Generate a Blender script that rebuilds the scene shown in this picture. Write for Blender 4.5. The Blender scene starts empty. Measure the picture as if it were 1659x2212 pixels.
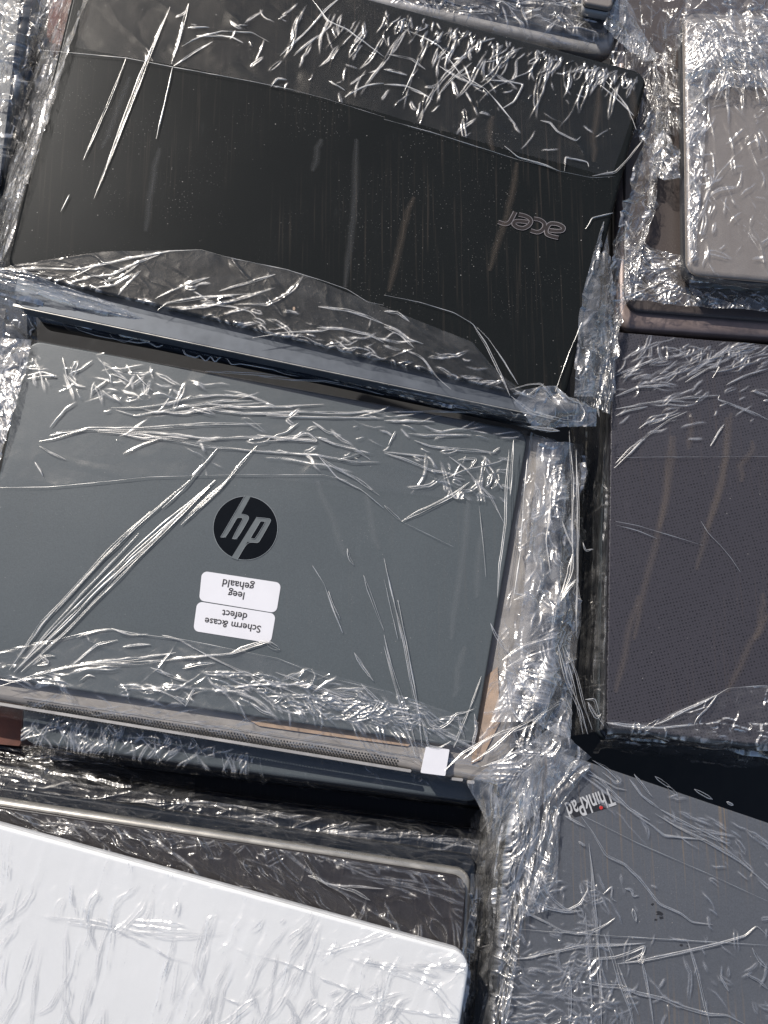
import bpy, math
import numpy as np
from mathutils import Vector, Matrix

# ------------------------------------------------------------------ camera, sky, sun
S = bpy.context.scene
COL = S.collection
D, TILT, FOV = 0.85, math.radians(13), math.radians(50)
W0, H0 = 1659.0, 2212.0
FPX = (H0 / 2) / math.tan(FOV / 2)
CAM = np.array([0, -D * math.sin(TILT), D * math.cos(TILT)])
cam = bpy.data.cameras.new('camera')
cam.sensor_fit = 'VERTICAL'
cam.angle = FOV
cam.clip_start = 0.01
cam.clip_end = 100
co = bpy.data.objects.new('camera', cam)
COL.objects.link(co)
co.location = CAM
co.rotation_euler = (TILT, 0, 0)
S.camera = co

SUN_EL, SUN_AZ = math.radians(45), math.radians(-36)      # azimuth from +Y, negative = towards -X
w = bpy.data.worlds.new('World')
S.world = w
w.use_nodes = True
nt = w.node_tree
sky = nt.nodes.new('ShaderNodeTexSky')
sky.sky_type = 'NISHITA'
sky.sun_disc = False
sky.air_density = 0.75
sky.dust_density = 2.0
sky.sun_elevation = SUN_EL
sky.sun_rotation = SUN_AZ
nt.links.new(sky.outputs[0], nt.nodes['Background'].inputs[0])
nt.nodes['Background'].inputs[1].default_value = 0.12
sl = bpy.data.lights.new('sun', 'SUN')
sl.energy = 4.2
sl.angle = math.radians(0.5)
sl.color = (1, 0.955, 0.89)
so = bpy.data.objects.new('sun', sl)
COL.objects.link(so)
sd = Vector((math.cos(SUN_EL) * math.sin(SUN_AZ), math.cos(SUN_EL) * math.cos(SUN_AZ), math.sin(SUN_EL)))
so.rotation_euler = sd.to_track_quat('Z', 'Y').to_euler()
so.location = (0, 0, 3)
S.view_settings.view_transform = 'Standard'
S.view_settings.look = 'None'
S.view_settings.gamma = 1
S.view_settings.use_curve_mapping = False
S.view_settings.exposure = 0.0
S.cycles.transparent_max_bounces = 24
S.cycles.max_bounces = 10
S.cycles.caustics_reflective = False
S.cycles.caustics_refractive = False
rng = np.random.default_rng(7)


# ------------------------------------------------------------------ helpers
def P(x, y, z=0.0):
    """world point at height z that lies under picture point (x, y)"""
    dx, dy = x - W0 / 2, H0 / 2 - y
    c, s = math.cos(TILT), math.sin(TILT)
    d = np.array([dx, dy * c + FPX * s, dy * s - FPX * c])
    t = (z - CAM[2]) / d[2]
    return CAM + d * t


def tag(o, label=None, cat=None, group=None, kind=None):
    if label: o['label'] = label
    if cat: o['category'] = cat
    if group: o['group'] = group
    if kind: o['kind'] = kind
    return o


def empty(name, loc):
    o = bpy.data.objects.new(name, None)
    o.empty_display_size = .02
    COL.objects.link(o)
    o.location = loc
    return o


def mesh(name, verts, faces, mats, parent=None, smooth=False, midx=None, uv=None, origin=None):
    """one mesh object; vertices are given in world coordinates"""
    verts = np.asarray(verts, dtype=np.float64).reshape(-1, 3)
    po = np.array(world_loc(parent)) if parent else np.zeros(3)
    me = bpy.data.meshes.new(name)
    if isinstance(faces, np.ndarray):
        v = verts - po
        nf, k = faces.shape
        me.vertices.add(len(v)); me.vertices.foreach_set('co', v.ravel())
        me.loops.add(nf * k); me.loops.foreach_set('vertex_index', faces.ravel().astype(np.int32))
        me.polygons.add(nf)
        me.polygons.foreach_set('loop_start', np.arange(0, nf * k, k, dtype=np.int32))
        me.update(calc_edges=True)
    else:
        me.from_pydata((verts - po).tolist(), [], faces)
    if uv is not None:
        ul = me.uv_layers.new(name='UVMap')
        li = np.zeros(len(me.loops), dtype=np.int32); me.loops.foreach_get('vertex_index', li)
        ul.data.foreach_set('uv', np.asarray(uv)[li].ravel())
    me.update()
    o = bpy.data.objects.new(name, me)
    COL.objects.link(o)
    for m in (mats if isinstance(mats, (list, tuple)) else [mats]):
        me.materials.append(m)
    if smooth:
        me.polygons.foreach_set('use_smooth', [True] * len(me.polygons))
    if midx is not None:
        me.polygons.foreach_set('material_index', midx)
    if parent: o.parent = parent
    return o


def world_loc(o):
    l = Vector(o.location)
    while o.parent:
        o = o.parent
        l += Vector(o.location)
    return l


def rq(c, inset, r, n=7):
    """rounded convex quad (list of 4 xy), inset by d"""
    c = [np.array(p[:2], float) for p in c]
    m = sum(c) / 4
    L = []
    for i in range(4):
        a, b = c[i], c[(i + 1) % 4]
        d = (b - a) / np.linalg.norm(b - a)
        nrm = np.array([-d[1], d[0]])
        if np.dot(m - a, nrm) < 0: nrm = -nrm
        L.append((a + nrm * inset, d))
    pts = []
    for i in range(4):
        (p1, d1), (p2, d2) = L[i - 1], L[i]
        A = np.array([d1, -d2]).T
        t = np.linalg.solve(A, p2 - p1)
        q = p1 + d1 * t[0]
        cosang = np.dot(-d1, d2)
        half = math.acos(max(-1, min(1, cosang))) / 2
        rr = max(r - inset * .9, .0006)
        tl = rr / math.tan(half)
        bis = (-d1 + d2); bis /= np.linalg.norm(bis)
        cen = q + bis * (rr / math.sin(half))
        s, e = q - d1 * tl - cen, q + d2 * tl - cen
        a0, a1 = math.atan2(s[1], s[0]), math.atan2(e[1], e[0])
        da = (a1 - a0 + math.pi) % (2 * math.pi) - math.pi
        for k in range(n + 1):
            a = a0 + da * k / n
            pts.append(cen + rr * np.array([math.cos(a), math.sin(a)]))
    return pts


def slab(name, quad, prof, r, mat, parent, cap_bottom=True, smooth=True):
    """loft a rounded quad through a profile [(inset, z), ...] from bottom to top"""
    V, F = [], []
    for ins, z in prof:
        for p in rq(quad, ins, r): V.append((p[0], p[1], z))
    n = len(V) // len(prof)
    area = sum(V[i][0] * V[(i + 1) % n][1] - V[(i + 1) % n][0] * V[i][1] for i in range(n))
    ccw = area > 0
    for k in range(len(prof) - 1):
        for i in range(n):
            j = (i + 1) % n
            f = (k * n + i, k * n + j, (k + 1) * n + j, (k + 1) * n + i)
            F.append(f if ccw else f[::-1])
    top = tuple((len(prof) - 1) * n + i for i in range(n))
    F.append(top if ccw else top[::-1])
    if cap_bottom:
        bot = tuple(range(n))
        F.append(bot[::-1] if ccw else bot)
    o = mesh(name, V, F, mat, parent, smooth=False)
    if smooth:
        fl = [True] * (len(F) - (2 if cap_bottom else 1)) + [False] * (2 if cap_bottom else 1)
        o.data.polygons.foreach_set('use_smooth', fl)
    return o


def bez(z0, z1, b, n=4, lip=0.0):
    """side profile with rounded lower and upper edge"""
    pr = []
    for k in range(n + 1):
        a = math.pi / 2 * k / n
        pr.append((b * (1 - math.sin(a)), z0 + b * (1 - math.cos(a))))
    for k in range(n + 1):
        a = math.pi / 2 * k / n
        pr.append((b * (1 - math.cos(a)), z1 - b * (1 - math.sin(a))))
    return pr


# ------------------------------------------------------------------ materials
class NT:
    def __init__(s, name):
        s.m = bpy.data.materials.new(name)
        s.m.use_nodes = True
        s.t = s.m.node_tree
        s.b = s.t.nodes['Principled BSDF']
        s.out = s.t.nodes['Material Output']

    def n(s, typ, ins=None, **kw):
        nd = s.t.nodes.new(typ)
        for k, v in kw.items(): setattr(nd, k, v)
        for k, v in (ins or {}).items():
            if isinstance(v, bpy.types.NodeSocket): s.t.links.new(v, nd.inputs[k])
            else: nd.inputs[k].default_value = v
        return nd

    def link(s, a, b): s.t.links.new(a, b)

    def coord(s, scale=(1, 1, 1), rot=(0, 0, 0), src='Object'):
        tc = s.n('ShaderNodeTexCoord')
        return s.n('ShaderNodeMapping', {'Vector': tc.outputs[src], 'Scale': scale, 'Rotation': rot}).outputs[0]

    def noise(s, vec, scale, detail=4, rough=.5, dist=0.0):
        return s.n('ShaderNodeTexNoise', {'Vector': vec, 'Scale': scale, 'Detail': detail, 'Roughness': rough, 'Distortion': dist}).outputs[0]

    def ramp(s, f, a, b, lo=0.0, hi=1.0):
        return s.n('ShaderNodeMapRange', {'Value': f, 'From Min': a, 'From Max': b, 'To Min': lo, 'To Max': hi}).outputs[0]

    def mix(s, f, a, b):
        nd = s.n('ShaderNodeMix', data_type='RGBA')
        for sock, v in ((nd.inputs[0], f), (nd.inputs[6], a), (nd.inputs[7], b)):
            if isinstance(v, bpy.types.NodeSocket): s.t.links.new(v, sock)
            else: sock.default_value = v if not isinstance(v, tuple) or len(v) == 4 else (*v, 1)
        return nd.outputs[2]

    def mul(s, a, b, op='MULTIPLY'):
        nd = s.n('ShaderNodeMath', operation=op)
        for i, v in enumerate((a, b)):
            if isinstance(v, bpy.types.NodeSocket): s.t.links.new(v, nd.inputs[i])
            else: nd.inputs[i].default_value = v
        return nd.outputs[0]

    def bump(s, h, strength, dist=.001):
        return s.n('ShaderNodeBump', {'Height': h, 'Strength': strength, 'Distance': dist}).outputs[0]


def lid_mat(name, col, rough=.35, ang=0.0, dust=.5, streak=.3, streak_col=(.16, .12, .09), metallic=0.0,
            grain=0.25, coat=0.0, weave=False, spec=.5):
    t = NT(name)
    iso = t.coord((1, 1, 1), (0, 0, ang))
    st = t.coord((420, 9, 1), (0, 0, ang))
    fine = t.noise(iso, 900, 2, .6)
    cloud = t.noise(iso, 14, 5, .6)
    c = t.mix(t.ramp(fine, .3, .7), tuple(v * (1 - grain) for v in col), tuple(v * (1 + grain) for v in col))
    c = t.mix(t.ramp(cloud, .45, .75, 0, .15), c, tuple(min(1, v * 1.3 + .004) for v in col))
    if weave:
        wv = t.coord((1, 1, 1), (0, 0, ang + .02))
        ck = t.n('ShaderNodeTexVoronoi', {'Vector': wv, 'Scale': 410, 'Randomness': .12}, feature='F1')
        dots = t.ramp(ck.outputs['Distance'], .22, .42)
        c = t.mix(dots, tuple(v * .12 for v in col), t.mix(1.0, c, tuple(v * 1.12 for v in col)))
    # long stretch marks along the lid
    s1 = t.noise(st, 1.0, 3, .55)
    s2 = t.noise(iso, 9, 3, .5)
    sm = t.mul(t.ramp(s1, .56, .74), t.ramp(s2, .40, .62))
    c = t.mix(t.mul(sm, streak), c, streak_col)
    wn = t.n('ShaderNodeTexNoise', {'Vector': t.coord((120, 16, 1), (0, 0, ang + .5)), 'Scale': 1.0, 'Detail': 6.0, 'Roughness': .7}).outputs[0]
    scf = t.mul(t.ramp(wn, .60, .78), t.ramp(t.noise(iso, 30, 4, .65), .48, .66))
    c = t.mix(t.mul(scf, .30 * min(1, dust * 2)), c, tuple(min(1, v * 2.2 + .03) for v in col))
    # dust specks
    v = t.n('ShaderNodeTexVoronoi', {'Vector': iso, 'Scale': 170, 'Randomness': 1.0})
    sp = t.ramp(v.outputs['Distance'], .03, .09, 1, 0)
    pick = t.n('ShaderNodeSeparateColor', {'Color': v.outputs['Color']}).outputs[0]
    sp = t.mul(sp, t.ramp(pick, .70, .98))
    v2 = t.n('ShaderNodeTexVoronoi', {'Vector': iso, 'Scale': 420, 'Randomness': 1.0})
    sp2 = t.mul(t.ramp(v2.outputs['Distance'], .06, .16, .5, 0), t.ramp(t.noise(iso, 22, 3, .6), .5, .7))
    c = t.mix(t.mul(t.mul(sp, sp2, 'MAXIMUM'), dust), c, (.45, .43, .40))
    t.link(c, t.b.inputs['Base Color'])
    t.b.inputs['Metallic'].default_value = metallic
    t.b.inputs['Specular IOR Level'].default_value = spec
    t.link(t.ramp(cloud, .3, .8, rough * .93, min(1, rough * 1.07)), t.b.inputs['Roughness'])
    t.b.inputs['Coat Weight'].default_value = coat
    t.b.inputs['Coat Roughness'].default_value = .12
    h = fine if not weave else dots
    t.link(t.bump(h, .25 if not weave else .5, .0002), t.b.inputs['Normal'])
    return t.m


def plain(name, col, rough=.4, metallic=0.0, var=.15, spec=.5):
    t = NT(name)
    iso = t.coord()
    a = t.noise(iso, 60, 5, .6)
    c = t.mix(t.ramp(a, .3, .7), tuple(v * (1 - var) for v in col), tuple(min(1, v * (1 + var)) for v in col))
    t.link(c, t.b.inputs['Base Color'])
    t.link(t.ramp(a, .3, .7, rough * .85, min(1, rough * 1.2)), t.b.inputs['Roughness'])
    t.b.inputs['Metallic'].default_value = metallic
    t.b.inputs['Specular IOR Level'].default_value = spec
    t.link(t.bump(t.noise(iso, 1500, 2, .5), .12, .0001), t.b.inputs['Normal'])
    return t.m


def film_mat(name, milk=.03, gloss=.07, rough=.2, bump=.3, bscale=220, milk_var=0.0, milk_col=(.95, .93, .90), stretch=1.0, crk=1.0):
    t = NT(name)
    t.t.nodes.remove(t.b)
    vec = t.coord((1, 1, 1), src='UV')
    n1 = t.noise(vec, bscale, 3, .55, .8)
    wv = t.n('ShaderNodeVectorMath', {0: vec, 1: t.n('ShaderNodeVectorMath', {0: t.n('ShaderNodeTexNoise', {'Vector': vec, 'Scale': 90.0, 'Detail': 2.0}).outputs['Color'], 1: (.006, .006, .006)}, operation='MULTIPLY').outputs[0]}, operation='ADD').outputs[0]
    vor = t.n('ShaderNodeTexVoronoi', {'Vector': t.n('ShaderNodeMapping', {'Vector': wv, 'Scale': (1, stretch, 1)}).outputs[0], 'Scale': bscale * .8}, feature='F1')
    patch = t.ramp(t.noise(vec, 28, 3, .6, .6), .42, .60)
    edge = t.n('ShaderNodeTexVoronoi', {'Vector': t.n('ShaderNodeMapping', {'Vector': wv, 'Scale': (1, stretch, 1), 'Rotation': (0, 0, .5)}).outputs[0], 'Scale': bscale * 1.1}, feature='DISTANCE_TO_EDGE').outputs['Distance']
    hgt = t.mul(t.mul(n1, .45), t.mul(t.ramp(edge, 0, .16, 1, 0), .75), 'ADD')
    bm = t.n('ShaderNodeBump', {'Height': hgt, 'Strength': t.mul(t.ramp(patch, 0, 1, .25, 1), bump), 'Distance': .0010}).outputs[0]
    tr = t.n('ShaderNodeBsdfTransparent', {'Color': (1, 1, 1, 1)})
    df = t.n('ShaderNodeBsdfDiffuse', {'Color': (*milk_col, 1), 'Normal': bm})
    tl = t.n('ShaderNodeBsdfTranslucent', {'Color': (*milk_col, 1)})
    dm = t.n('ShaderNodeMixShader', {0: .4, 1: df.outputs[0], 2: tl.outputs[0]})
    if milk_var > 0:
        cr = t.n('ShaderNodeSeparateColor', {'Color': vor.outputs['Color']}).outputs[0]
        flake = t.mul(t.mul(cr, 3.0, 'POWER'), t.ramp(patch, 0, 1, .3, 1))
        haze_ = t.ramp(t.noise(vec, 60, 4, .6, 1.0), .42, .62)
        mf = t.mul(t.mul(t.mul(flake, .75), t.mul(haze_, .45), 'ADD'), milk_var)
        mf = t.mul(mf, milk, 'ADD')
    else:
        mf = milk
    crs = t.mul(t.n('ShaderNodeAttribute', attribute_name='crease').outputs['Fac'], crk)
    mf = t.mul(mf, t.mul(crs, .30), 'ADD')
    base = t.n('ShaderNodeMixShader', {0: mf, 1: tr.outputs[0], 2: dm.outputs[0]})
    g2_ = t.n('ShaderNodeBsdfGlossy', {'Roughness': .42, 'Normal': bm, 'Color': (1, .97, .92, 1)})
    base = t.n('ShaderNodeMixShader', {0: t.mul(t.mul(crs, .45), gloss * .12, 'ADD'), 1: base.outputs[0], 2: g2_.outputs[0]})
    gl = t.n('ShaderNodeBsdfGlossy', {'Roughness': rough, 'Normal': bm, 'Color': (1, .975, .94, 1)})
    fr = t.n('ShaderNodeLayerWeight', {'Blend': .5, 'Normal': bm})
    f4 = t.mul(fr.outputs['Facing'], 4.0, 'POWER')
    fac = t.mul(t.mul(t.mul(f4, .45), gloss, 'ADD'), t.mul(crs, .25), 'ADD')
    out = t.n('ShaderNodeMixShader', {0: fac, 1: base.outputs[0], 2: gl.outputs[0]})
    t.link(out.outputs[0], t.out.inputs['Surface'])
    return t.m


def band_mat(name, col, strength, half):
    """tinted stretch mark in the film: densest along its middle"""
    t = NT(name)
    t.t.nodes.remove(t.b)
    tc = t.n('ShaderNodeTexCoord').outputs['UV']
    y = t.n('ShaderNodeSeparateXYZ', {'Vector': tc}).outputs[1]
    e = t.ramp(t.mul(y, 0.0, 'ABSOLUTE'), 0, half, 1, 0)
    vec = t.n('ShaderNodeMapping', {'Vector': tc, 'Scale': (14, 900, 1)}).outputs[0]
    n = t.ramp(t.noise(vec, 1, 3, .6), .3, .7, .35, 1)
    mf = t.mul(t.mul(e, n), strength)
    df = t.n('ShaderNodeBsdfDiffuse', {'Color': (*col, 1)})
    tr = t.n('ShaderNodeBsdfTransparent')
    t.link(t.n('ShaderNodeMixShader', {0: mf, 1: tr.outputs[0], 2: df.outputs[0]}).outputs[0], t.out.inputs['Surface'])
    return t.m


def fold_mat(name, milk, g1, r1, g2, r2):
    t = NT(name)
    t.t.nodes.remove(t.b)
    tr = t.n('ShaderNodeBsdfTransparent')
    df = t.n('ShaderNodeBsdfDiffuse', {'Color': (.95, .94, .92, 1)})
    base = t.n('ShaderNodeMixShader', {0: milk, 1: tr.outputs[0], 2: df.outputs[0]})
    a = t.n('ShaderNodeBsdfGlossy', {'Roughness': r2, 'Color': (1, .965, .90, 1)})
    b = t.n('ShaderNodeBsdfGlossy', {'Roughness': r1, 'Color': (1, .97, .92, 1)})
    m1 = t.n('ShaderNodeMixShader', {0: g2, 1: base.outputs[0], 2: a.outputs[0]})
    m2 = t.n('ShaderNodeMixShader', {0: g1, 1: m1.outputs[0], 2: b.outputs[0]})
    t.link(m2.outputs[0], t.out.inputs['Surface'])
    return t.m


# film kinds
F_CLEAR = film_mat('film_clear', .006, .02, .12, .04, 60)
F_SOFT = film_mat('film_soft_wrinkle', .012, .035, .15, .15, 90, milk_var=.05)
F_CRUMP = film_mat('film_crumpled', .015, .09, .13, .3, 120, milk_var=.18, stretch=.6)
F_MILK = film_mat('film_crumpled_layers', .04, .13, .14, .35, 120, milk_var=.42, stretch=.6)
F_DARK = film_mat('film_in_gap', .003, .028, .16, .4, 110, milk_var=.03, stretch=.3, crk=.55)
F_FOLD = fold_mat('film_fold', .10, .22, .24, .42, .46)
F_FOLDW = fold_mat('film_fold_on_white', .22, .35, .20, .0, .4)
F_SEAM = film_mat('film_edge', .12, .2, .35, .1, 400)
F_WHITE = film_mat('film_on_white', .0, .10, .14, .25, 60, stretch=.25, crk=.8)
F_BAND = band_mat('film_brown_band', (.27, .215, .17), .17, .0075)  # brown tint, fading out towards the sides of the band
F_BANDG = band_mat('film_pale_band', (.42, .42, .42), .09, .0075)


# ------------------------------------------------------------------ numpy noise
def hsh(ix, iy, k):
    h = (ix.astype(np.int64) * 374761393 + iy.astype(np.int64) * 668265263 + k * 1442695041) & 0xffffffff
    h = ((h ^ (h >> 13)) * 1274126177) & 0xffffffff
    return ((h ^ (h >> 16)) & 0xffffff) / float(0xffffff)


def vnoise(x, y, k=0):
    ix, iy = np.floor(x), np.floor(y)
    fx, fy = x - ix, y - iy
    ix, iy = ix.astype(np.int64), iy.astype(np.int64)
    ux, uy = fx * fx * (3 - 2 * fx), fy * fy * (3 - 2 * fy)
    a, b = hsh(ix, iy, k), hsh(ix + 1, iy, k)
    c, d = hsh(ix, iy + 1, k), hsh(ix + 1, iy + 1, k)
    return (a * (1 - ux) + b * ux) * (1 - uy) + (c * (1 - ux) + d * ux) * uy


def fbm(x, y, k=0, o=4):
    s = 0; a = .5
    for i in range(o):
        s = s + a * (vnoise(x * 2 ** i, y * 2 ** i, k + i) - .5)
        a *= .5
    return s


def facets(x, y, k=0, curv=.42):
    """crumpled sheet: flat-ish facets meeting in sharp creases"""
    ix, iy = np.floor(x).astype(np.int64), np.floor(y).astype(np.int64)
    best = np.full(x.shape, -9.0)
    for dx in (-1, 0, 1):
        for dy in (-1, 0, 1):
            cx, cy = ix + dx, iy + dy
            px, py = cx + hsh(cx, cy, k), cy + hsh(cx, cy, k + 1)
            gx, gy = hsh(cx, cy, k + 2) * 2 - 1, hsh(cx, cy, k + 3) * 2 - 1
            o = hsh(cx, cy, k + 4) * .5
            rx, ry = x - px, y - py
            best = np.maximum(best, gx * rx + gy * ry + o - curv * (rx * rx + ry * ry))
    return best


_seed = [100]


def sheet_data(rows, res=.00075, dis=(), edge_fade=False, patch=.6, RC=None):
    """rows: control grid [[(px,py,z),...],...]; returns verts, quads, uv.  dis: (kind, cell, slope, stretch, angle)"""
    R = [np.array([P(*p) for p in r]) for r in rows]

    def resample(pts, ts):
        seg = np.linalg.norm(np.diff(pts, axis=0), axis=1)
        cum = np.concatenate([[0], np.cumsum(seg)]); cum /= cum[-1]
        return np.array([np.interp(ts, cum, pts[:, k]) for k in range(3)]).T, seg.sum()
    m = max(resample(r, np.array([0, 1.]))[1] for r in R)
    nu = max(4, int(m / res))
    ts = np.linspace(0, 1, nu + 1)
    R2 = np.array([resample(r, ts)[0] for r in R])         # rows x nu+1 x 3
    lens = np.linalg.norm(np.diff(R2, axis=0), axis=2).max(axis=1)
    cum = np.concatenate([[0], np.cumsum(lens)])
    nv = max(3, int(cum[-1] / res))
    tv = np.linspace(0, cum[-1], nv + 1)
    G = np.zeros((nv + 1, nu + 1, 3))
    for k in range(3):
        for j in range(nu + 1):
            G[:, j, k] = np.interp(tv, cum, R2[:, j, k])
    # soften the corner between rows
    for _ in range(3):
        G[1:-1] = (G[:-2] + 2 * G[1:-1] + G[2:]) / 4
    du = np.gradient(G, axis=1); dv = np.gradient(G, axis=0)
    N = np.cross(du, dv); N /= np.maximum(np.linalg.norm(N, axis=2, keepdims=True), 1e-9)
    flip = np.mean(N[..., 2]) < 0
    if flip: N = -N
    U = np.tile(ts * m, (nv + 1, 1)); V = np.tile(tv[:, None], (1, nu + 1))
    _seed[0] += 17
    sd_ = _seed[0]
    h = np.zeros_like(U)
    for q, (kind, cell, slope, stretch, ang) in enumerate(dis):
        ca, sa = math.cos(ang), math.sin(ang)
        a = (U * ca + V * sa) / (cell * stretch); b = (-U * sa + V * ca) / cell
        wx = fbm(U / cell * .5, V / cell * .5, sd_ + 50 + q, 2) * 1.2
        wy = fbm(U / cell * .5, V / cell * .5, sd_ + 60 + q, 2) * 1.2
        if kind == 'f': h += facets(a + wx, b + wy, sd_ + q * 7) * cell * slope * (1 - 2 * (q % 2))
        elif kind == 'n': h += fbm(a, b, sd_ + q * 7) * 2 * cell * slope
        elif kind == 'r':
            n = fbm(a + wx, b + wy, sd_ + q * 7, 3)
            h += np.maximum(0, .12 - np.abs(n)) * 6 * cell * slope
    if patch > 0:
        pm = np.clip((vnoise(U / .028, V / .028, sd_ + 90) * .65 + vnoise(U / .012, V / .012, sd_ + 91) * .35 - .35) * 4, 0, 1)
        h = (h - h.mean()) * (1 - patch + patch * pm)
    h -= h.min()
    if edge_fade:
        fu = np.minimum(1, np.minimum(np.arange(nu + 1), nu - np.arange(nu + 1)) / 8.0)
        h *= fu[None, :]
    # sharp bends and pressed-in creases: stress whitening, with glints painted in as well
    sc = np.zeros_like(h)
    sc[1:-1, :] += np.abs(h[2:, :] + h[:-2, :] - 2 * h[1:-1, :]) / res
    sc[:, 1:-1] += np.abs(h[:, 2:] + h[:, :-2] - 2 * h[:, 1:-1]) / res
    cr = np.clip((sc - .34) * 1.2, 0, .8) * np.clip(vnoise(U / .003, V / .003, sd_ + 70) * 2 - .4, 0, 1)
    if RC is not None:
        fx, fy = (G[..., 0] - RX0) / RRES, (G[..., 1] - RY0) / RRES
        x0, y0 = np.clip(np.floor(fx).astype(int), 0, RNX - 2), np.clip(np.floor(fy).astype(int), 0, RNY - 2)
        ax, ay = np.clip(fx - x0, 0, 1), np.clip(fy - y0, 0, 1)
        def smp(T): return (T[y0, x0] * (1 - ax) + T[y0, x0 + 1] * ax) * (1 - ay) + (T[y0 + 1, x0] * (1 - ax) + T[y0 + 1, x0 + 1] * ax) * ay
        nz = N[..., 2] ** 2
        h = h + smp(RC[0]) * nz
        cr = np.maximum(cr, smp(RC[1]) * (.3 + .7 * nz))
    G2 = G + N * h[..., None]
    V3 = G2.reshape(-1, 3)
    i = np.arange(nv)[:, None] * (nu + 1) + np.arange(nu)[None, :]
    i = i.ravel()
    Q = np.stack([i, i + 1, i + nu + 2, i + nu + 1], 1)
    if flip: Q = Q[:, ::-1]
    uv = np.stack([U.ravel() + sd_ * .37, V.ravel()], 1)
    return V3, Q, uv, cr.ravel()


def strand_data(paths):
    """paths: list of (pts3 (n,3), width, height, double).  each becomes a little pleat raised from the film"""
    VV, QQ, UU = [], [], []
    base = 0
    jobs = []
    for pts, wd, ht, dbl in paths:
        if dbl is True:
            w1 = max(.00075, wd * .22)
            for sgn in (-1, 1): jobs.append((pts, w1, w1 * .6, False, sgn * wd * .30))
            if wd > .003: jobs.append((pts, w1 * .8, w1 * .4, False, wd * .08))
        elif dbl is None: jobs.append((pts, wd, ht, None, 0))
        else: jobs.append((pts, min(wd, .0013), min(ht, .0008), False, 0))
    for pts, wd, ht, dbl, off in jobs:
        pts = np.asarray(pts, float)
        seg = np.linalg.norm(np.diff(pts, axis=0), axis=1)
        L = seg.sum()
        if L < 1e-5: continue
        n = max(5, int(L / .0013))
        cum = np.concatenate([[0], np.cumsum(seg)])
        t = np.linspace(0, L, n + 1)
        # smooth interpolation of the polyline
        c = np.array([np.interp(t, cum, pts[:, k]) for k in range(3)]).T
        for _ in range(min(2, n // 5)): c[1:-1] = (c[:-2] + 2 * c[1:-1] + c[2:]) / 4
        s = rng.random() * 100
        d = np.gradient(c, axis=0); d /= np.maximum(np.linalg.norm(d, axis=1, keepdims=True), 1e-9)
        nrm = np.stack([-d[:, 1], d[:, 0], 0 * d[:, 0]], 1)
        nrm /= np.maximum(np.linalg.norm(nrm, axis=1, keepdims=True), 1e-9)
        tt = t / L
        wob = (fbm(t * 45 + s, t * 0 + s, 3, 2) * 1.5 * wd + fbm(t * 210 + s, t * 0 + s, 5, 2) * .45 * wd) * min(1, .035 / L)
        wob *= np.minimum(1, np.minimum(tt, 1 - tt) * 6)
        if off: wob = wob + off * (.25 + 1.3 * vnoise(t * 38 + s, t * 0 + 3, 12)) * np.minimum(1, np.minimum(tt, 1 - tt) * 4)
        c = c + nrm * wob[:, None]
        taper = np.minimum(1, np.minimum(tt, 1 - tt) * 5) ** .7
        wl = wd * (.3 + .8 * vnoise(t * 70 + s, t * 0 + 9, 2)) * (.25 + .75 * taper)
        if dbl is None: wl = wd * (.5 + .5 * taper)
        hl = ht * (.3 + 1.0 * vnoise(t * 100 + s, t * 0 + 4, 8)) * taper
        if True:
            prof = [(-1, 0), (-.55, .7), (0, 1), (.55, .7), (1, 0)]
        k = len(prof)
        ring = []
        for a, b in prof:
            p = c + nrm * (a * wl / 2)[:, None]
            p[:, 2] += b * hl
            ring.append(p)
        ring = np.stack(ring, 1)              # n+1, k, 3
        VV.append(ring.reshape(-1, 3))
        i = (np.arange(n)[:, None] * k + np.arange(k - 1)[None, :]).ravel() + base
        QQ.append(np.stack([i, i + k, i + k + 1, i + 1], 1)[:, ::-1])
        UU.append(np.stack([np.repeat(t, k) + s, np.tile(np.array([p[0] for p in prof]) * wd, n + 1)], 1))
        base += ring.shape[0] * k
    return np.concatenate(VV), np.concatenate(QQ), np.concatenate(UU)


RX0, RY0, RRES, RNX, RNY = -.46, -.60, .0005, 1860, 2700


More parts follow.
